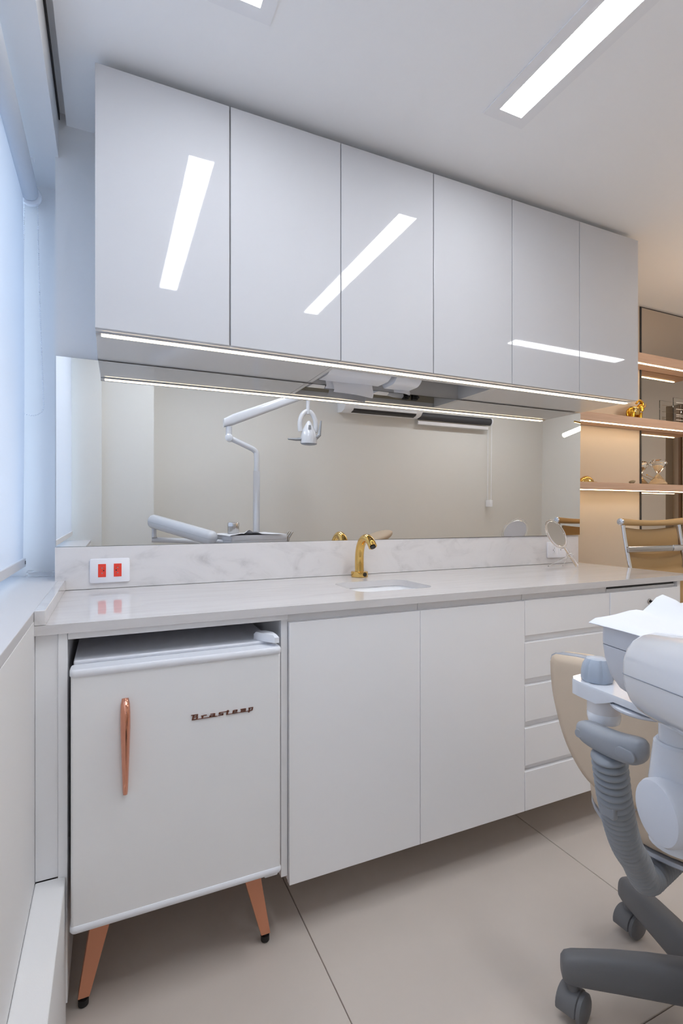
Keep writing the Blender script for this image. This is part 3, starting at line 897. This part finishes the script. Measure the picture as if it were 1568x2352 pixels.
part('brace_bracket', B().tube([tuple(cp(u, sb)+Vector((0, -0.020-0.008*math.sin(math.pi*u), -0.012))) for u in (0.69, 0.78, 0.86, 0.92, 0.965)], [0.0155, 0.016, 0.0145, 0.009, 0.013], 12, flat=0.5), 'chrome', t, 50)
seat = B().loft([[(p[0], p[1], 0.46) for p in rrect(2.22, 2.63, 1.52, 1.90, 0.05)], [(p[0], p[1], 0.52) for p in rrect(2.22, 2.63, 1.52, 1.90, 0.05)]])
part('seat', seat, 'tan', t)
part('gas_column', B().tube([(2.425, 1.70, 0.10), (2.425, 1.70, 0.459)], 0.025), 'chrome', t)
for k in range(5):
    a = math.radians(20+72*k)
    x1, y1 = 2.425+0.25*math.cos(a), 1.70+0.25*math.sin(a)
    lg = part('base_arm', B().tube([(2.425, 1.70, 0.115), (x1, y1, 0.075)], [0.024, 0.014]), 'chrome', t)
    part('caster', B().lathe([(0.026, -0.018), (0.028, -0.01), (0.028, 0.01), (0.026, 0.018)], (x1, y1, 0.0285), (math.sin(a), -math.cos(a), 0), 18), 'black', lg)

# pendant in the office part, seen in the long mirror
t = thing('pendant_lamp', (3.0, 1.2, ZC), 'gold pendant with angled light tubes, reflected at the right of the long mirror', 'pendant lamp')
part('light_tube', B().tube([(2.735, 1.2, H+0.508), (3.12, 1.2, H+0.652)], 0.0145, 14), 'tube', t)
part('gold_rod', B().tube([(2.76, 1.26, H+0.592), (3.20, 1.26, H+0.555)], 0.006, 10), 'gold', t)
part('gold_clamp', B().tube([(2.985, 1.205, H+0.585), (2.985, 1.255, H+0.575)], 0.012, 12), 'gold', t)
part('suspension_wire', B().tube([(2.885, 1.215, H+0.567), (2.97, 1.23, ZC-0.022)], 0.0018, 6), 'gold', t)
part('suspension_wire', B().tube([(3.08, 1.215, H+0.637), (3.01, 1.23, ZC-0.022)], 0.0018, 6), 'gold', t)
part('ceiling_rose', B().lathe([(0.05, -0.0222), (0.05, -0.0005)], (2.99, 1.23, ZC), n=24), 'gold', t)

# ------------------------------------------------------------------ stool
bx, by = 1.207, 0.669
t = thing('dentist_stool', (bx, by, 0), 'beige dentist stool with rounded back and grey five-star caster base', 'stool')
def arm_section(c, d, z, hw, hh):
    sdv = Vector((-d.y, d.x, 0))
    pts = [((1.0-0.16*max(0, math.sin(q)))*math.copysign(abs(math.cos(q))**0.55, math.cos(q)), math.copysign(abs(math.sin(q))**0.55, math.sin(q))) for q in [2*math.pi*i/28 for i in range(28)]]
    return [tuple(Vector((c.x, c.y, z)) + sdv*hw*p[0] + Vector((0, 0, hh*p[1]))) for p in pts]
def caster(tip, a_out, a_c):
    g = B()
    c = Vector((tip.x, tip.y, 0.0335))
    w = Vector((math.cos(a_c), math.sin(a_c), 0))
    hood = B()
    prof = []
    f_ = Vector((-w.y, w.x, 0))
    rings = []
    for hw in (-0.027, -0.024, 0.016, 0.0175):
        r = 0.0345 if -0.025 < hw < 0.0165 else 0.0325
        rings.append([tuple(c + w*hw + f_*(r*math.cos(th)) + Vector((0, 0, r*math.sin(th)))) for th in [math.radians(-12+204*i/12) for i in range(13)]])
    hood.loft(rings, True, True)
    hood.tube([tuple(c+Vector((0, 0, 0.030))), tuple(c+Vector((0, 0, 0.050)))], 0.013, 14)
    whl = []
    for sg in (1,):
        whl.append(B().lathe([(0.026, 0.0180), (0.0325, 0.0186), (0.0325, 0.027), (0.027, 0.031), (0.010, 0.032)], tuple(c), tuple(w*sg), 24))
    return hood, whl
for k in range(5):
    a = math.radians(143.4+72*k)
    d = Vector((math.cos(a), math.sin(a), 0))
    secs = []
    for s, z, hw, hh in ((0.01, 0.126, 0.031, 0.044), (0.07, 0.126, 0.030, 0.043), (0.14, 0.125, 0.029, 0.0415), (0.21, 0.122, 0.0275, 0.039), (0.26, 0.118, 0.026, 0.036), (0.300, 0.115, 0.025, 0.033), (0.316, 0.114, 0.0225, 0.029), (0.323, 0.113, 0.017, 0.021)):
        secs.append(arm_section(Vector((bx, by, 0))+d*s, d, z, hw, hh))
    am = part('base_arm', B().loft(secs), 'base', t, 75)
    hood, whl = caster(Vector((bx, by, 0))+d*0.2986, a, {0: math.radians(-72), 4: math.radians(-88)}.get(k, a+1.2))
    part('caster_hood', hood, 'base', am, 40)
    for wb_ in whl: part('caster_wheel', wb_, 'base', am, 40)
part('gas_column', B().tube([(bx, by, 0.09), (bx, by, 0.30), (bx, by, 0.301), (bx, by, 0.447)], [0.035, 0.032, 0.022, 0.022], 18), 'base', t)
sx_, sy_ = 1.219, 0.722
def oval(r, z, sq=1.0): return [(sx_+r*math.cos(2*math.pi*i/40), sy_+r*sq*math.sin(2*math.pi*i/40), z) for i in range(40)]
part('seat', B().loft([oval(0.206, H-0.690), oval(0.220, H-0.680), oval(0.223, H-0.650), oval(0.214, H-0.622), oval(0.18, H-0.608), oval(0.10, H-0.604)]), 'beige', t, 60)
part('seat_rim', B().loft([oval(0.196, H-0.705), oval(0.214, H-0.704), oval(0.219, H-0.699), oval(0.217, H-0.692), oval(0.200, H-0.6905)]), 'piping', t, 60, label='grey rim round the underside of the seat')
# backrest shell: outline in (s, z) on a plane turned 6 degrees from the depth axis
U_ = Vector((0.108, -0.994, 0)); Nb = Vector((0.994, 0.108, 0)); Lb = Vector((0.965, 0.915, 0))
half = [(0.0, -0.352), (0.003, -0.40), (0.013, -0.450), (0.034, -0.512), (0.062, -0.560), (0.104, -0.600), (0.17, -0.625)]
left = smoothpath([(p[0], p[1], 0) for p in half], 4)
outl = [(p[0], p[1]) for p in left] + [(0.34-p[0], p[1]) for p in reversed(left[:-1])]
topc = [(0.337, -0.342), (0.326, -0.335), (0.27, -0.328), (0.17, -0.325), (0.07, -0.328), (0.014, -0.335), (0.003, -0.342)]
outl = outl + topc
ocx, ocz = 0.17, -0.45
def sring(scale, off):
    return [tuple(Lb + U_*(ocx+(p[0]-ocx)*scale) + Nb*(off - 0.10*((p[0]-ocx)**2)*-2.0) + Vector((0, 0, H+ocz+(p[1]-ocz)*scale))) for p in outl]
br_ = part('backrest', B().loft([sring(0.55, -0.016), sring(0.86, -0.014), sring(0.965, -0.009), sring(0.99, 0.0)]), 'beige', t, 60)
part('piping', B().loft([sring(0.992, 0.0005), sring(1.008, 0.002), sring(1.008, 0.005), sring(0.985, 0.006), sring(0.985, 0.008), sring(1.0, 0.010), sring(1.0, 0.026), sring(0.985, 0.028)]), 'piping', br_, 60)
part('cushion', B().loft([sring(0.985, 0.0285), sring(0.995, 0.036), sring(0.98, 0.050), sring(0.90, 0.062), sring(0.6, 0.066)]), 'beige', br_, 60)
bc = Lb + U_*0.17 + Nb*0.05
part('back_bar', B().tube(smoothpath([(bc.x, bc.y, H-0.55), (bc.x+0.01, bc.y, H-0.66), (bc.x+0.05, bc.y-0.01, H-0.712), (bx-0.03, by, H-0.712)], 4), 0.014, 10), 'base', t)

# ------------------------------------------------------------------ delivery arm, tray, post
t = thing('dental_delivery_unit', (0.85, 0.37, 0), 'white dental delivery arm carrying a tray box at the right edge', 'dental unit')
E1 = Vector((0.570, 0.372, H-0.184)); E2 = Vector((0.250, -0.06, H-0.088))
def capsule(a, b_, rh, rv, n=22, m=8):
    T = (b_-a).normalized(); hz_ = Vector((T.x, T.y, 0)).normalized(); W = Vector((-hz_.y, hz_.x, 0)); V = T.cross(W)*-1
    if V.z < 0: V = -V
    rings = []
    for i in range(m+1):
        q = -math.pi/2 + (math.pi/2)*i/m
        rings.append((a + T*(rh*math.sin(q)), max(0.03, math.cos(q))))
    for i in range(m+1):
        q = (math.pi/2)*i/m
        rings.append((b_ + T*(rh*math.sin(q)), max(0.03, math.cos(q))))
    out = []
    for c, s in rings:
        out.append([tuple(c + W*rh*s*math.copysign(abs(math.cos(w))**0.85, math.cos(w)) + V*rv*s*math.copysign(abs(math.sin(w))**0.85, math.sin(w))) for w in [2*math.pi*k/n for k in range(n)]])
    return out
arm = part('upper_arm', B().loft(capsule(E1, E2, 0.043, 0.0485)), 'dental', t, 80)
sm = B()
off = capsule(E1, E2, 0.0434, 0.0489)
# seam: thin band around the arm just below its middle
T = (E2-E1).normalized(); hz_ = Vector((T.x, T.y, 0)).normalized(); W = Vector((-hz_.y, hz_.x, 0))
loop_ = []
for i in range(13):
    q = math.pi/2 + math.pi*i/12
    loop_.append(E1 + T*(0.0432*math.cos(q)) + W*(0.0432*math.sin(q)))
for i in range(13):
    q = -math.pi/2 + math.pi*i/12
    loop_.append(E2 + T*(0.0432*math.cos(q)) + W*(0.0432*math.sin(q)))
loop_.append(loop_[0])
part('seam', B().tube([tuple(p) for p in loop_], 0.0005, 5, False), 'seam', arm, 80)
# post and lower joint
PX, PY = 0.590, 0.369
part('post', B().tube([(PX, PY, H-0.305), (PX, PY, H-0.215)], 0.0215, 26), 'dental', t)
part('collar', B().tube([(PX, PY, H-0.375), (PX, PY, H-0.305), (PX, PY, H-0.262), (PX, PY, H-0.259)], [0.0315, 0.0315, 0.0265, 0.024], 28), 'dental', t, 25)
dax = Vector((0.95, -0.31, 0)).normalized()
dc = Vector((0.5464, 0.3660, H-0.328))
part('joint_cap', B().lathe([(0.028, -0.004), (0.0325, -0.0025), (0.0345, 0.001), (0.0345, 0.050)], tuple(dc), tuple(dax), 40), 'dentalm', t, 35)
part('lower_arm', B().tube([tuple(dc+dax*0.0495), (0.73, 0.28, H-0.345), (0.77, 0.235, H-0.37), (0.80, 0.16, H-0.42), (0.83, 0.08, 0.605)], 0.026, 16), 'dental', t)
part('link_post', B().tube([(0.250, -0.06, H-0.20), (0.250, -0.06, H-0.135)], 0.016, 16), 'dental', t)
part('rear_rod', B().tube([(0.235, -0.075, H-0.215), (0.52, -0.06, H-0.232), (0.80, 0.02, H-0.30), (0.96, 0.06, H-0.42)], 0.019, 16), 'dental', t)
# tray box
A = Vector((0.668, 0.537, 0)); du = Vector((0.98, -0.20, 0)).normalized(); dv = Vector((-0.20, -0.98, 0)).normalized()
TL, TW = 0.40, 0.25
zt = H-0.1605
def tring(ins, z, r=0.011):
    return [tuple(A + du*p[0] + dv*p[1] + Vector((0, 0, z))) for p in rrect(ins, TL-ins, ins*0.75, TW-ins*0.5, r, 6)]
tray = part('tray_box', B().loft([tring(0.05, zt-0.1075), tring(0.030, zt-0.105), tring(0.018, zt-0.096), tring(0.008, zt-0.078), tring(0.002, zt-0.052), tring(0.0, zt-0.0335)]), 'dentalm', t, 70)
part('tray_rim', B().loft([tring(0.0006, zt-0.0325), tring(0.0, zt-0.030), tring(0.0, zt-0.003), tring(0.003, zt), tring(0.018, zt), tring(0.022, zt-0.004)]), 'dentalm', tray, 45)
part('tray_neck', B().tube([tuple(E1+Vector((0.03, 0.005, -0.02))), tuple(A+dv*0.14+du*0.02+Vector((0, 0, zt-0.05)))], 0.016, 14), 'dental', tray)
for k in range(3):
    q = A + du*(TL+0.004) + dv*(0.03+0.028*k)
    hp = B().tube([tuple(q+Vector((0, 0, zt-0.10))), tuple(q+du*0.02+Vector((0, 0, zt-0.03))), tuple(q+du*0.05+Vector((0, 0, zt+0.012)))], [0.008, 0.0075, 0.0055], 12)
    part('handpiece', hp, 'steel', t)
part('handpiece_rack', B().tube([tuple(A+du*(TL-0.03)+dv*0.02+Vector((0, 0, zt-0.06))), tuple(A+du*(TL+0.004)+dv*0.015+Vector((0, 0, zt-0.06))), tuple(A+du*(TL+0.004)+dv*0.115+Vector((0, 0, zt-0.06))), tuple(A+du*(TL-0.03)+dv*0.12+Vector((0, 0, zt-0.06)))], 0.010, 10), 'grey', t)
# paper on the tray
def pz(s, w):
    curl = 0.0
    for (s0, h, wd) in ((0.118, 0.030, 0.030), (0.165, 0.017, 0.035), (0.07, 0.010, 0.03)):
        curl = max(curl, h*math.exp(-((s-s0)/wd)**2))
    return curl*math.exp(-(max(w, 0)/0.035)**1.5)
rows = []
for i in range(31):
    s = -0.014 + 0.364*i/30
    row = []
    for j_ in range(19):
        w = -0.006 + 0.246*j_/18
        z = zt+0.0022 + pz(s, w) + 0.0012*math.sin(s*60+w*25)
        if s < -0.002: z -= 0.45*(-0.002-s)
        row.append(tuple(A + du*s + dv*w + Vector((0, 0, z))))
    rows.append(row)
b = B().loft(rows, False, False, closed=False)
b.loft([[(p[0], p[1], p[2]+0.0008) for p in r] for r in rows], False, False, closed=False)
single('tray_paper', b, 'paper', 'white paper sheet with lifted edge covering the dental tray', 'paper', smooth=80)
# steel pot on the tray
pc = A + du*0.075 + dv*0.145
t = thing('steel_pot', (pc.x, pc.y, zt+0.003), 'small lidded steel pot on the dental tray, reflected in the mirror', 'pot')
part('pot_body', B().lathe([(0.036, 0.0045), (0.037, 0.007), (0.037, 0.052)], (pc.x, pc.y, zt), n=30), 'steel', t)
part('pot_lid', B().lathe([(0.039, 0.0525), (0.039, 0.071), (0.036, 0.077), (0.02, 0.080)], (pc.x, pc.y, zt), n=30), 'chrome', t)

# ------------------------------------------------------------------ suction unit below the tray
t = thing('suction_unit', (0.77, 0.6, H-0.32), 'white suction bracket with grey knob, filter jar and grey corrugated hose', 'suction unit')
zb1, zb0 = H-0.297, H-0.318
def brr(scale_w, z):
    ol = [(0.753, 0.648), (0.757, 0.664), (0.770, 0.676), (0.800, 0.680), (0.815, 0.665), (0.818, 0.630), (0.812, 0.590), (0.798, 0.560), (0.776, 0.512), (0.771, 0.508), (0.744, 0.506), (0.741, 0.510), (0.7455, 0.560), (0.7465, 0.575), (0.7475, 0.590), (0.749, 0.610)]
    cx, cy = 0.775, 0.61
    return [(cx+(p[0]-cx)*scale_w, cy+(p[1]-cy)*(1-(1-scale_w)*0.4), z) for p in ol]
b = B()
low = [(p[0], p[1], zb1 - (0.011 if p[1] < 0.578 else 0.018 if p[1] < 0.592 else 0.026)) for p in brr(1.0, 0)]
b.loft([low, brr(1.0, zb1-0.004), brr(0.94, zb1)])
brk = part('bracket', b, 'dental', t, 40)
part('clip', B().box(0.752, 0.757, 0.515, 0.535, zb1+0.0002, zb1+0.007, 0.001, 1), 'chrome', brk)
part('bracket_disc', B().lathe([(0.052, -0.002), (0.054, 0.0), (0.054, 0.003), (0.050, 0.004)], (0.792, 0.548, H-0.316), n=40), 'dentalm', t)
kx, ky = 0.788, 0.638
rings = []
for r, h in ((0.0245, 0.0003), (0.0265, 0.004), (0.0265, 0.017), (0.0240, 0.029), (0.0185, 0.0395), (0.008, 0.0415)):
    rings.append([(kx+r*(1-(0.10 if (i % 8) in (0,) else 0.03 if (i % 8) in (1, 7) else 0.0)*(1 if h > 0.003 else 0))*math.cos(2*math.pi*i/48), ky+r*(1-(0.10 if (i % 8) in (0,) else 0.03 if (i % 8) in (1, 7) else 0.0)*(1 if h > 0.003 else 0))*math.sin(2*math.pi*i/48), zb1+h) for i in range(48)])
part('knob', B().loft(rings), 'grey2', t, 35)
part('jar', B().lathe([(0.0265, -0.002), (0.0265, -0.034), (0.0245, -0.043), (0.014, -0.046)], (0.782, 0.620, zb0), n=30), 'frost', t)
part('jar_filter', B().lathe([(0.0268, -0.026), (0.0268, -0.034), (0.0248, -0.0432), (0.013, -0.0465)], (0.782, 0.620, zb0), n=24), 'plastic', t)
part('stem', B().tube([(0.801, 0.641, zb0+0.002), (0.801, 0.641, H-0.368), (0.748, 0.612, H-0.372)], 0.010, 10), 'dental', t)
# hose holder (bean shape)
hc = smoothpath([(0.744, 0.640, H-0.371), (0.739, 0.607, H-0.3715), (0.7345, 0.567, H-0.370), (0.731, 0.530, H-0.364), (0.728, 0.503, H-0.356)], 5)
nH = len(hc)
rings = []
for i, p in enumerate(hc):
    s = i/(nH-1)
    e = min(1.0, math.sqrt(max(0.02, 1-(abs(2*s-1))**5)))
    hh, hw = 0.0215*e*(0.86+0.22*s), 0.0195*e
    rings.append([(p[0]+hw*math.copysign(abs(math.cos(a))**0.75, math.cos(a)), p[1], p[2]+hh*math.copysign(abs(math.sin(a))**0.75, math.sin(a))) for a in [2*math.pi*q/24 for q in range(24)]])
hold = part('hose_holder', B().loft(rings), 'grey', t, 60)
def pad(yc, zc, ln, hgt, xo):
    pts = rrect(yc-ln/2, yc+ln/2, zc-hgt/2, zc+hgt/2, hgt*0.45, 5)
    return B().loft([[(xo, p[0], p[1]) for p in pts], [(xo-0.0030, p[0], p[1]) for p in pts], [(xo-0.0036, p[0], p[1]) for p in shrink(pts, 0.92)]])
part('button_pad', pad(0.527, H-0.366, 0.032, 0.017, 0.7125), 'grey', hold)
part('button_pad', pad(0.6225, H-0.3735, 0.014, 0.014, 0.7262), 'grey', hold)
hp_ = smoothpath([(0.735, 0.574, H-0.388), (0.745, 0.577, H-0.425), (0.760, 0.583, H-0.469), (0.802, 0.6026, H-0.541), (0.849, 0.625, H-0.601), (0.905, 0.648, H-0.658), (0.970, 0.675, H-0.729), (1.040, 0.700, H-0.752), (1.13, 0.730, H-0.772), (1.25, 0.765, H-0.790)], 80)
cum = [0.0]
for i in range(1, len(hp_)): cum.append(cum[-1] + (Vector(hp_[i])-Vector(hp_[i-1])).length)
ph_ = [0.0]
for i in range(1, len(cum)):
    q = min(1.0, max(0.0, (cum[i]-0.09)/0.16))
    ph_.append(ph_[-1] + (cum[i]-cum[i-1])/(0.0125+0.0055*q))
part('corrugated_hose', B().tube(hp_, [0.0205 + 0.0068*abs(math.sin(math.pi*c))**0.8 for c in ph_], 28), 'hose', t, 80)
ci = min(range(len(cum)), key=lambda i: abs(cum[i]-0.105))
cpnt = Vector(hp_[ci])
part('hose_clip', B().box(cpnt.x-0.031, cpnt.x-0.020, cpnt.y-0.020, cpnt.y+0.004, cpnt.z-0.011, cpnt.z+0.011, 0.003, 2), 'grey', t)

# ------------------------------------------------------------------ patient chair (its headrest shows in the mirror)
t = thing('dental_chair', (1.35, 0.0, 0), 'beige dental patient chair whose headrest tip shows in the mirror behind the faucet', 'dental chair')
part('base_plate', B().loft([[(p[0], p[1], 0.0005) for p in rrect(1.05, 1.75, -0.34, 0.08, 0.1)], [(p[0], p[1], 0.05) for p in rrect(1.08, 1.72, -0.31, 0.05, 0.1)]]), 'dental', t)
part('lift_column', B().box(1.22, 1.55, -0.22, 0.02, 0.05, 0.45, 0.04, 3), 'dental', t)
def slab(pts, w, th, y0=-0.10):
    b = B()
    rings = []
    nP = len(pts)
    for i, (x, z, ws) in enumerate(pts):
        rings.append([(x, y0+w*ws*math.cos(a), z+th*math.copysign(abs(math.sin(a))**0.7, math.sin(a))) for a in [2*math.pi*q/24 for q in range(24)]])
    return b.loft(rings)
part('seat', slab([(0.62, 0.47, 0.6), (0.66, 0.49, 0.9), (0.95, 0.52, 1), (1.25, 0.51, 1), (1.5, 0.50, 1), (1.56, 0.50, 0.85)], 0.22, 0.045), 'beige', t, 60)
b = B()
pts = [(1.56, 0.53, 0.8), (1.62, 0.56, 1), (1.75, 0.64, 1), (1.88, 0.73, 0.95), (1.95, 0.79, 0.75)]
part('backrest', slab(pts, 0.24, 0.045), 'beige', t, 60)
part('headrest_bar', B().tube([(1.94, 0.0, 0.78), (1.99, 0.02, 0.87)], 0.016, 12), 'steel', t)
rot = Matrix.Rotation(math.radians(-20), 3, 'Y')
part('headrest', B().ball((1.93, 0.06, 0.925), 0.150, 0.10, 0.045, 24, 12, rot), 'beige', t, 70)

# ------------------------------------------------------------------ dental lamp (seen in the mirror)
t = thing('dental_lamp', (0.913, 0.19, 0), 'white dental lamp on a bent pole, reflected in the left half of the mirror', 'lamp')
lp = smoothpath([(0.913, 0.19, 0.10), (0.913, 0.19, 0.60), (0.913, 0.19, H+0.19), (0.913, 0.19, H+0.375), (0.897, 0.19, H+0.415), (0.853, 0.19, H+0.438), (0.718, 0.19, H+0.495)], 6)
part('pole', B().tube(lp, 0.019, 18), 'dental', t, 60)
part('pole_sleeve', B().tube([(0.913, 0.19, 0.10), (0.913, 0.19, H+0.27), (0.913, 0.19, H+0.195)], [0.0235, 0.0235, 0.020], 18), 'dental', t, 30)
part('pole_base', B().lathe([(0.08, 0.0005), (0.08, 0.02), (0.045, 0.05), (0.04, 0.12)], (0.913, 0.19, 0), n=28), 'dental', t)
part('elbow', B().tube([(0.718, 0.19, H+0.480), (0.718, 0.19, H+0.57)], 0.021, 18), 'dental', t)
part('elbow_cap', B().lathe([(0.026, -0.03), (0.026, 0.028), (0.02, 0.032)], (0.722, 0.19, H+0.492), (-0.3, 0.95, 0), 22), 'dental', t)
b = B()
rr_ = []
for s in [i/10 for i in range(11)]:
    c = Vector((0.682, 0.19, H+0.592)).lerp(Vector((1.31, 0.19, H+0.86)), s)
    e = 0.75 if s in (0.0,) else 1.0
    hw, hh = (0.034-0.006*s)*e, (0.040-0.008*s)*e
    rr_.append([(c.x, c.y+hw*math.copysign(abs(math.cos(a))**0.6, math.cos(a)), c.z+hh*math.copysign(abs(math.sin(a))**0.6, math.sin(a))) for a in [2*math.pi*q/20 for q in range(20)]])
b.loft(rr_)
part('spring_arm', b, 'dental', t, 50)
lhx, lhy, lhz = 1.293, 0.19, H+0.580
part('drop_tube', B().tube([(lhx, lhy, H+0.70), (lhx, lhy, H+0.85)], 0.014, 14), 'dental', t)
yoke = [(lhx+0.062*math.sin(a), lhy, lhz+0.035+0.105*math.cos(a)) for a in [math.radians(-115+230*i/24) for i in range(25)]]
part('yoke', B().tube(yoke, 0.018, 12, flat=0.7), 'dental', t, 60)
b = B()
rings = []
for k in range(11):
    s = k/10
    r = (0.010 + 0.062*math.sin(math.pi/2*min(1, s*1.25)))
    rings.append([(lhx+0.008+r*0.86*math.cos(a), lhy+r*0.7*math.sin(a), lhz+0.070-0.165*s) for a in [2*math.pi*q/26 for q in range(26)]])
b.loft(rings)
head = part('lamp_head', b, 'dental', t, 60)
part('vent_panel', B().box(lhx-0.012, lhx+0.010, lhy+0.0400, lhy+0.0450, lhz+0.005, lhz+0.035, 0.002, 1), 'grey', head)
part('lamp_lens', B().ball((lhx+0.010, lhy, lhz-0.097), 0.060, 0.05, 0.012, 24, 8), 'grey2', head, 70)
part('handle', B().tube([(lhx-0.05, lhy, lhz-0.065), (lhx-0.09, lhy, lhz-0.070), (lhx-0.150, lhy, lhz-0.070)], [0.013, 0.011, 0.006], 12), 'grey', t)
part('handle', B().tube([(lhx+0.060, lhy+0.02, lhz-0.05), (lhx+0.082, lhy+0.02, lhz-0.03), (lhx+0.096, lhy+0.02, lhz+0.075)], [0.016, 0.014, 0.006], 12), 'grey', t)
part('handle_boss', B().ball((lhx+0.055, lhy+0.01, lhz-0.05), 0.022), 'dental', t, 60)

# ------------------------------------------------------------------ air conditioner and screen on the rear wall
t = thing('air_conditioner', (2.235, YR, 2.02), 'white split air conditioner high on the rear wall, seen in the mirror', 'air conditioner')
prf = [(YR+0.001, 2.03), (YR+0.09, 2.02), (YR+0.15, 2.035), (YR+0.19, 2.075), (YR+0.205, 2.13), (YR+0.205, 2.27), (YR+0.18, 2.30), (YR+0.001, 2.30)]
ac = part('casing', B().prism(prf, 'x', 1.84, 2.633), 'plastic', t, 35)
def acq(a, b_, x0, x1, off):
    y0, z0 = a; y1, z1 = b_
    d = Vector((0, y1-y0, z1-z0)).normalized(); nrm = Vector((0, d.z, -d.y))
    if nrm.y < 0: nrm = -nrm
    o = nrm*off
    return B().add([(x0, y0+o.y, z0+o.z), (x1, y0+o.y, z0+o.z), (x1, y1+o.y, z1+o.z), (x0, y1+o.y, z1+o.z), (x0, y0, z0), (x1, y0, z0), (x1, y1, z1), (x0, y1, z1)], [(0, 1, 2, 3), (7, 6, 5, 4), (0, 4, 5, 1), (2, 6, 7, 3), (0, 3, 7, 4), (1, 5, 6, 2)])
ao = acq((YR+0.152, 2.0365), (YR+0.203, 2.122), 1.93, 2.575, 0.004)
ao2 = acq((YR+0.105, 2.0245), (YR+0.1505, 2.0355), 1.93, 2.575, 0.004)
part('air_outlet', ao.add(ao2.v, ao2.f), 'dark', ac)
part('louver', acq((YR+0.168, 2.053), (YR+0.174, 2.060), 1.935, 2.57, 0.007), 'plastic', ac)
t = thing('projection_screen', (3.08, YR, 1.95), 'rolled dark screen with white bottom bar on the rear wall, seen in the mirror', 'roller screen')
part('screen_roll', B().tube([(2.66, YR+0.06, H+0.900), (3.515, YR+0.06, H+0.900)], 0.036, 20), 'screen', t)
part('bottom_bar', B().box(2.655, 3.495, YR+0.050, YR+0.066, H+0.818, H+0.852, 0.003, 2), 'barw', t)
part('end_bracket', B().lathe([(0.040, 0), (0.040, 0.012), (0.03, 0.015)], (3.5155, YR+0.06, H+0.900), (1, 0, 0), 24), 'plastic', t)
part('mount', B().box(2.70, 3.50, YR+0.0005, YR+0.022, H+0.895, H+0.935), 'plastic', t)
part('pull_cord', B().tube([(3.520, YR+0.085, H+0.87), (3.522, YR+0.085, H+0.10)], 0.003, 6), 'plastic', t)
part('pull_cord', B().tube([(3.520, YR+0.030, H+0.87), (3.522, YR+0.030, H+0.10)], 0.003, 6), 'plastic', t)
part('cord_weight', B().box(3.508, 3.536, YR+0.020, YR+0.095, H+0.03, H+0.10, 0.004, 2), 'plastic', t)
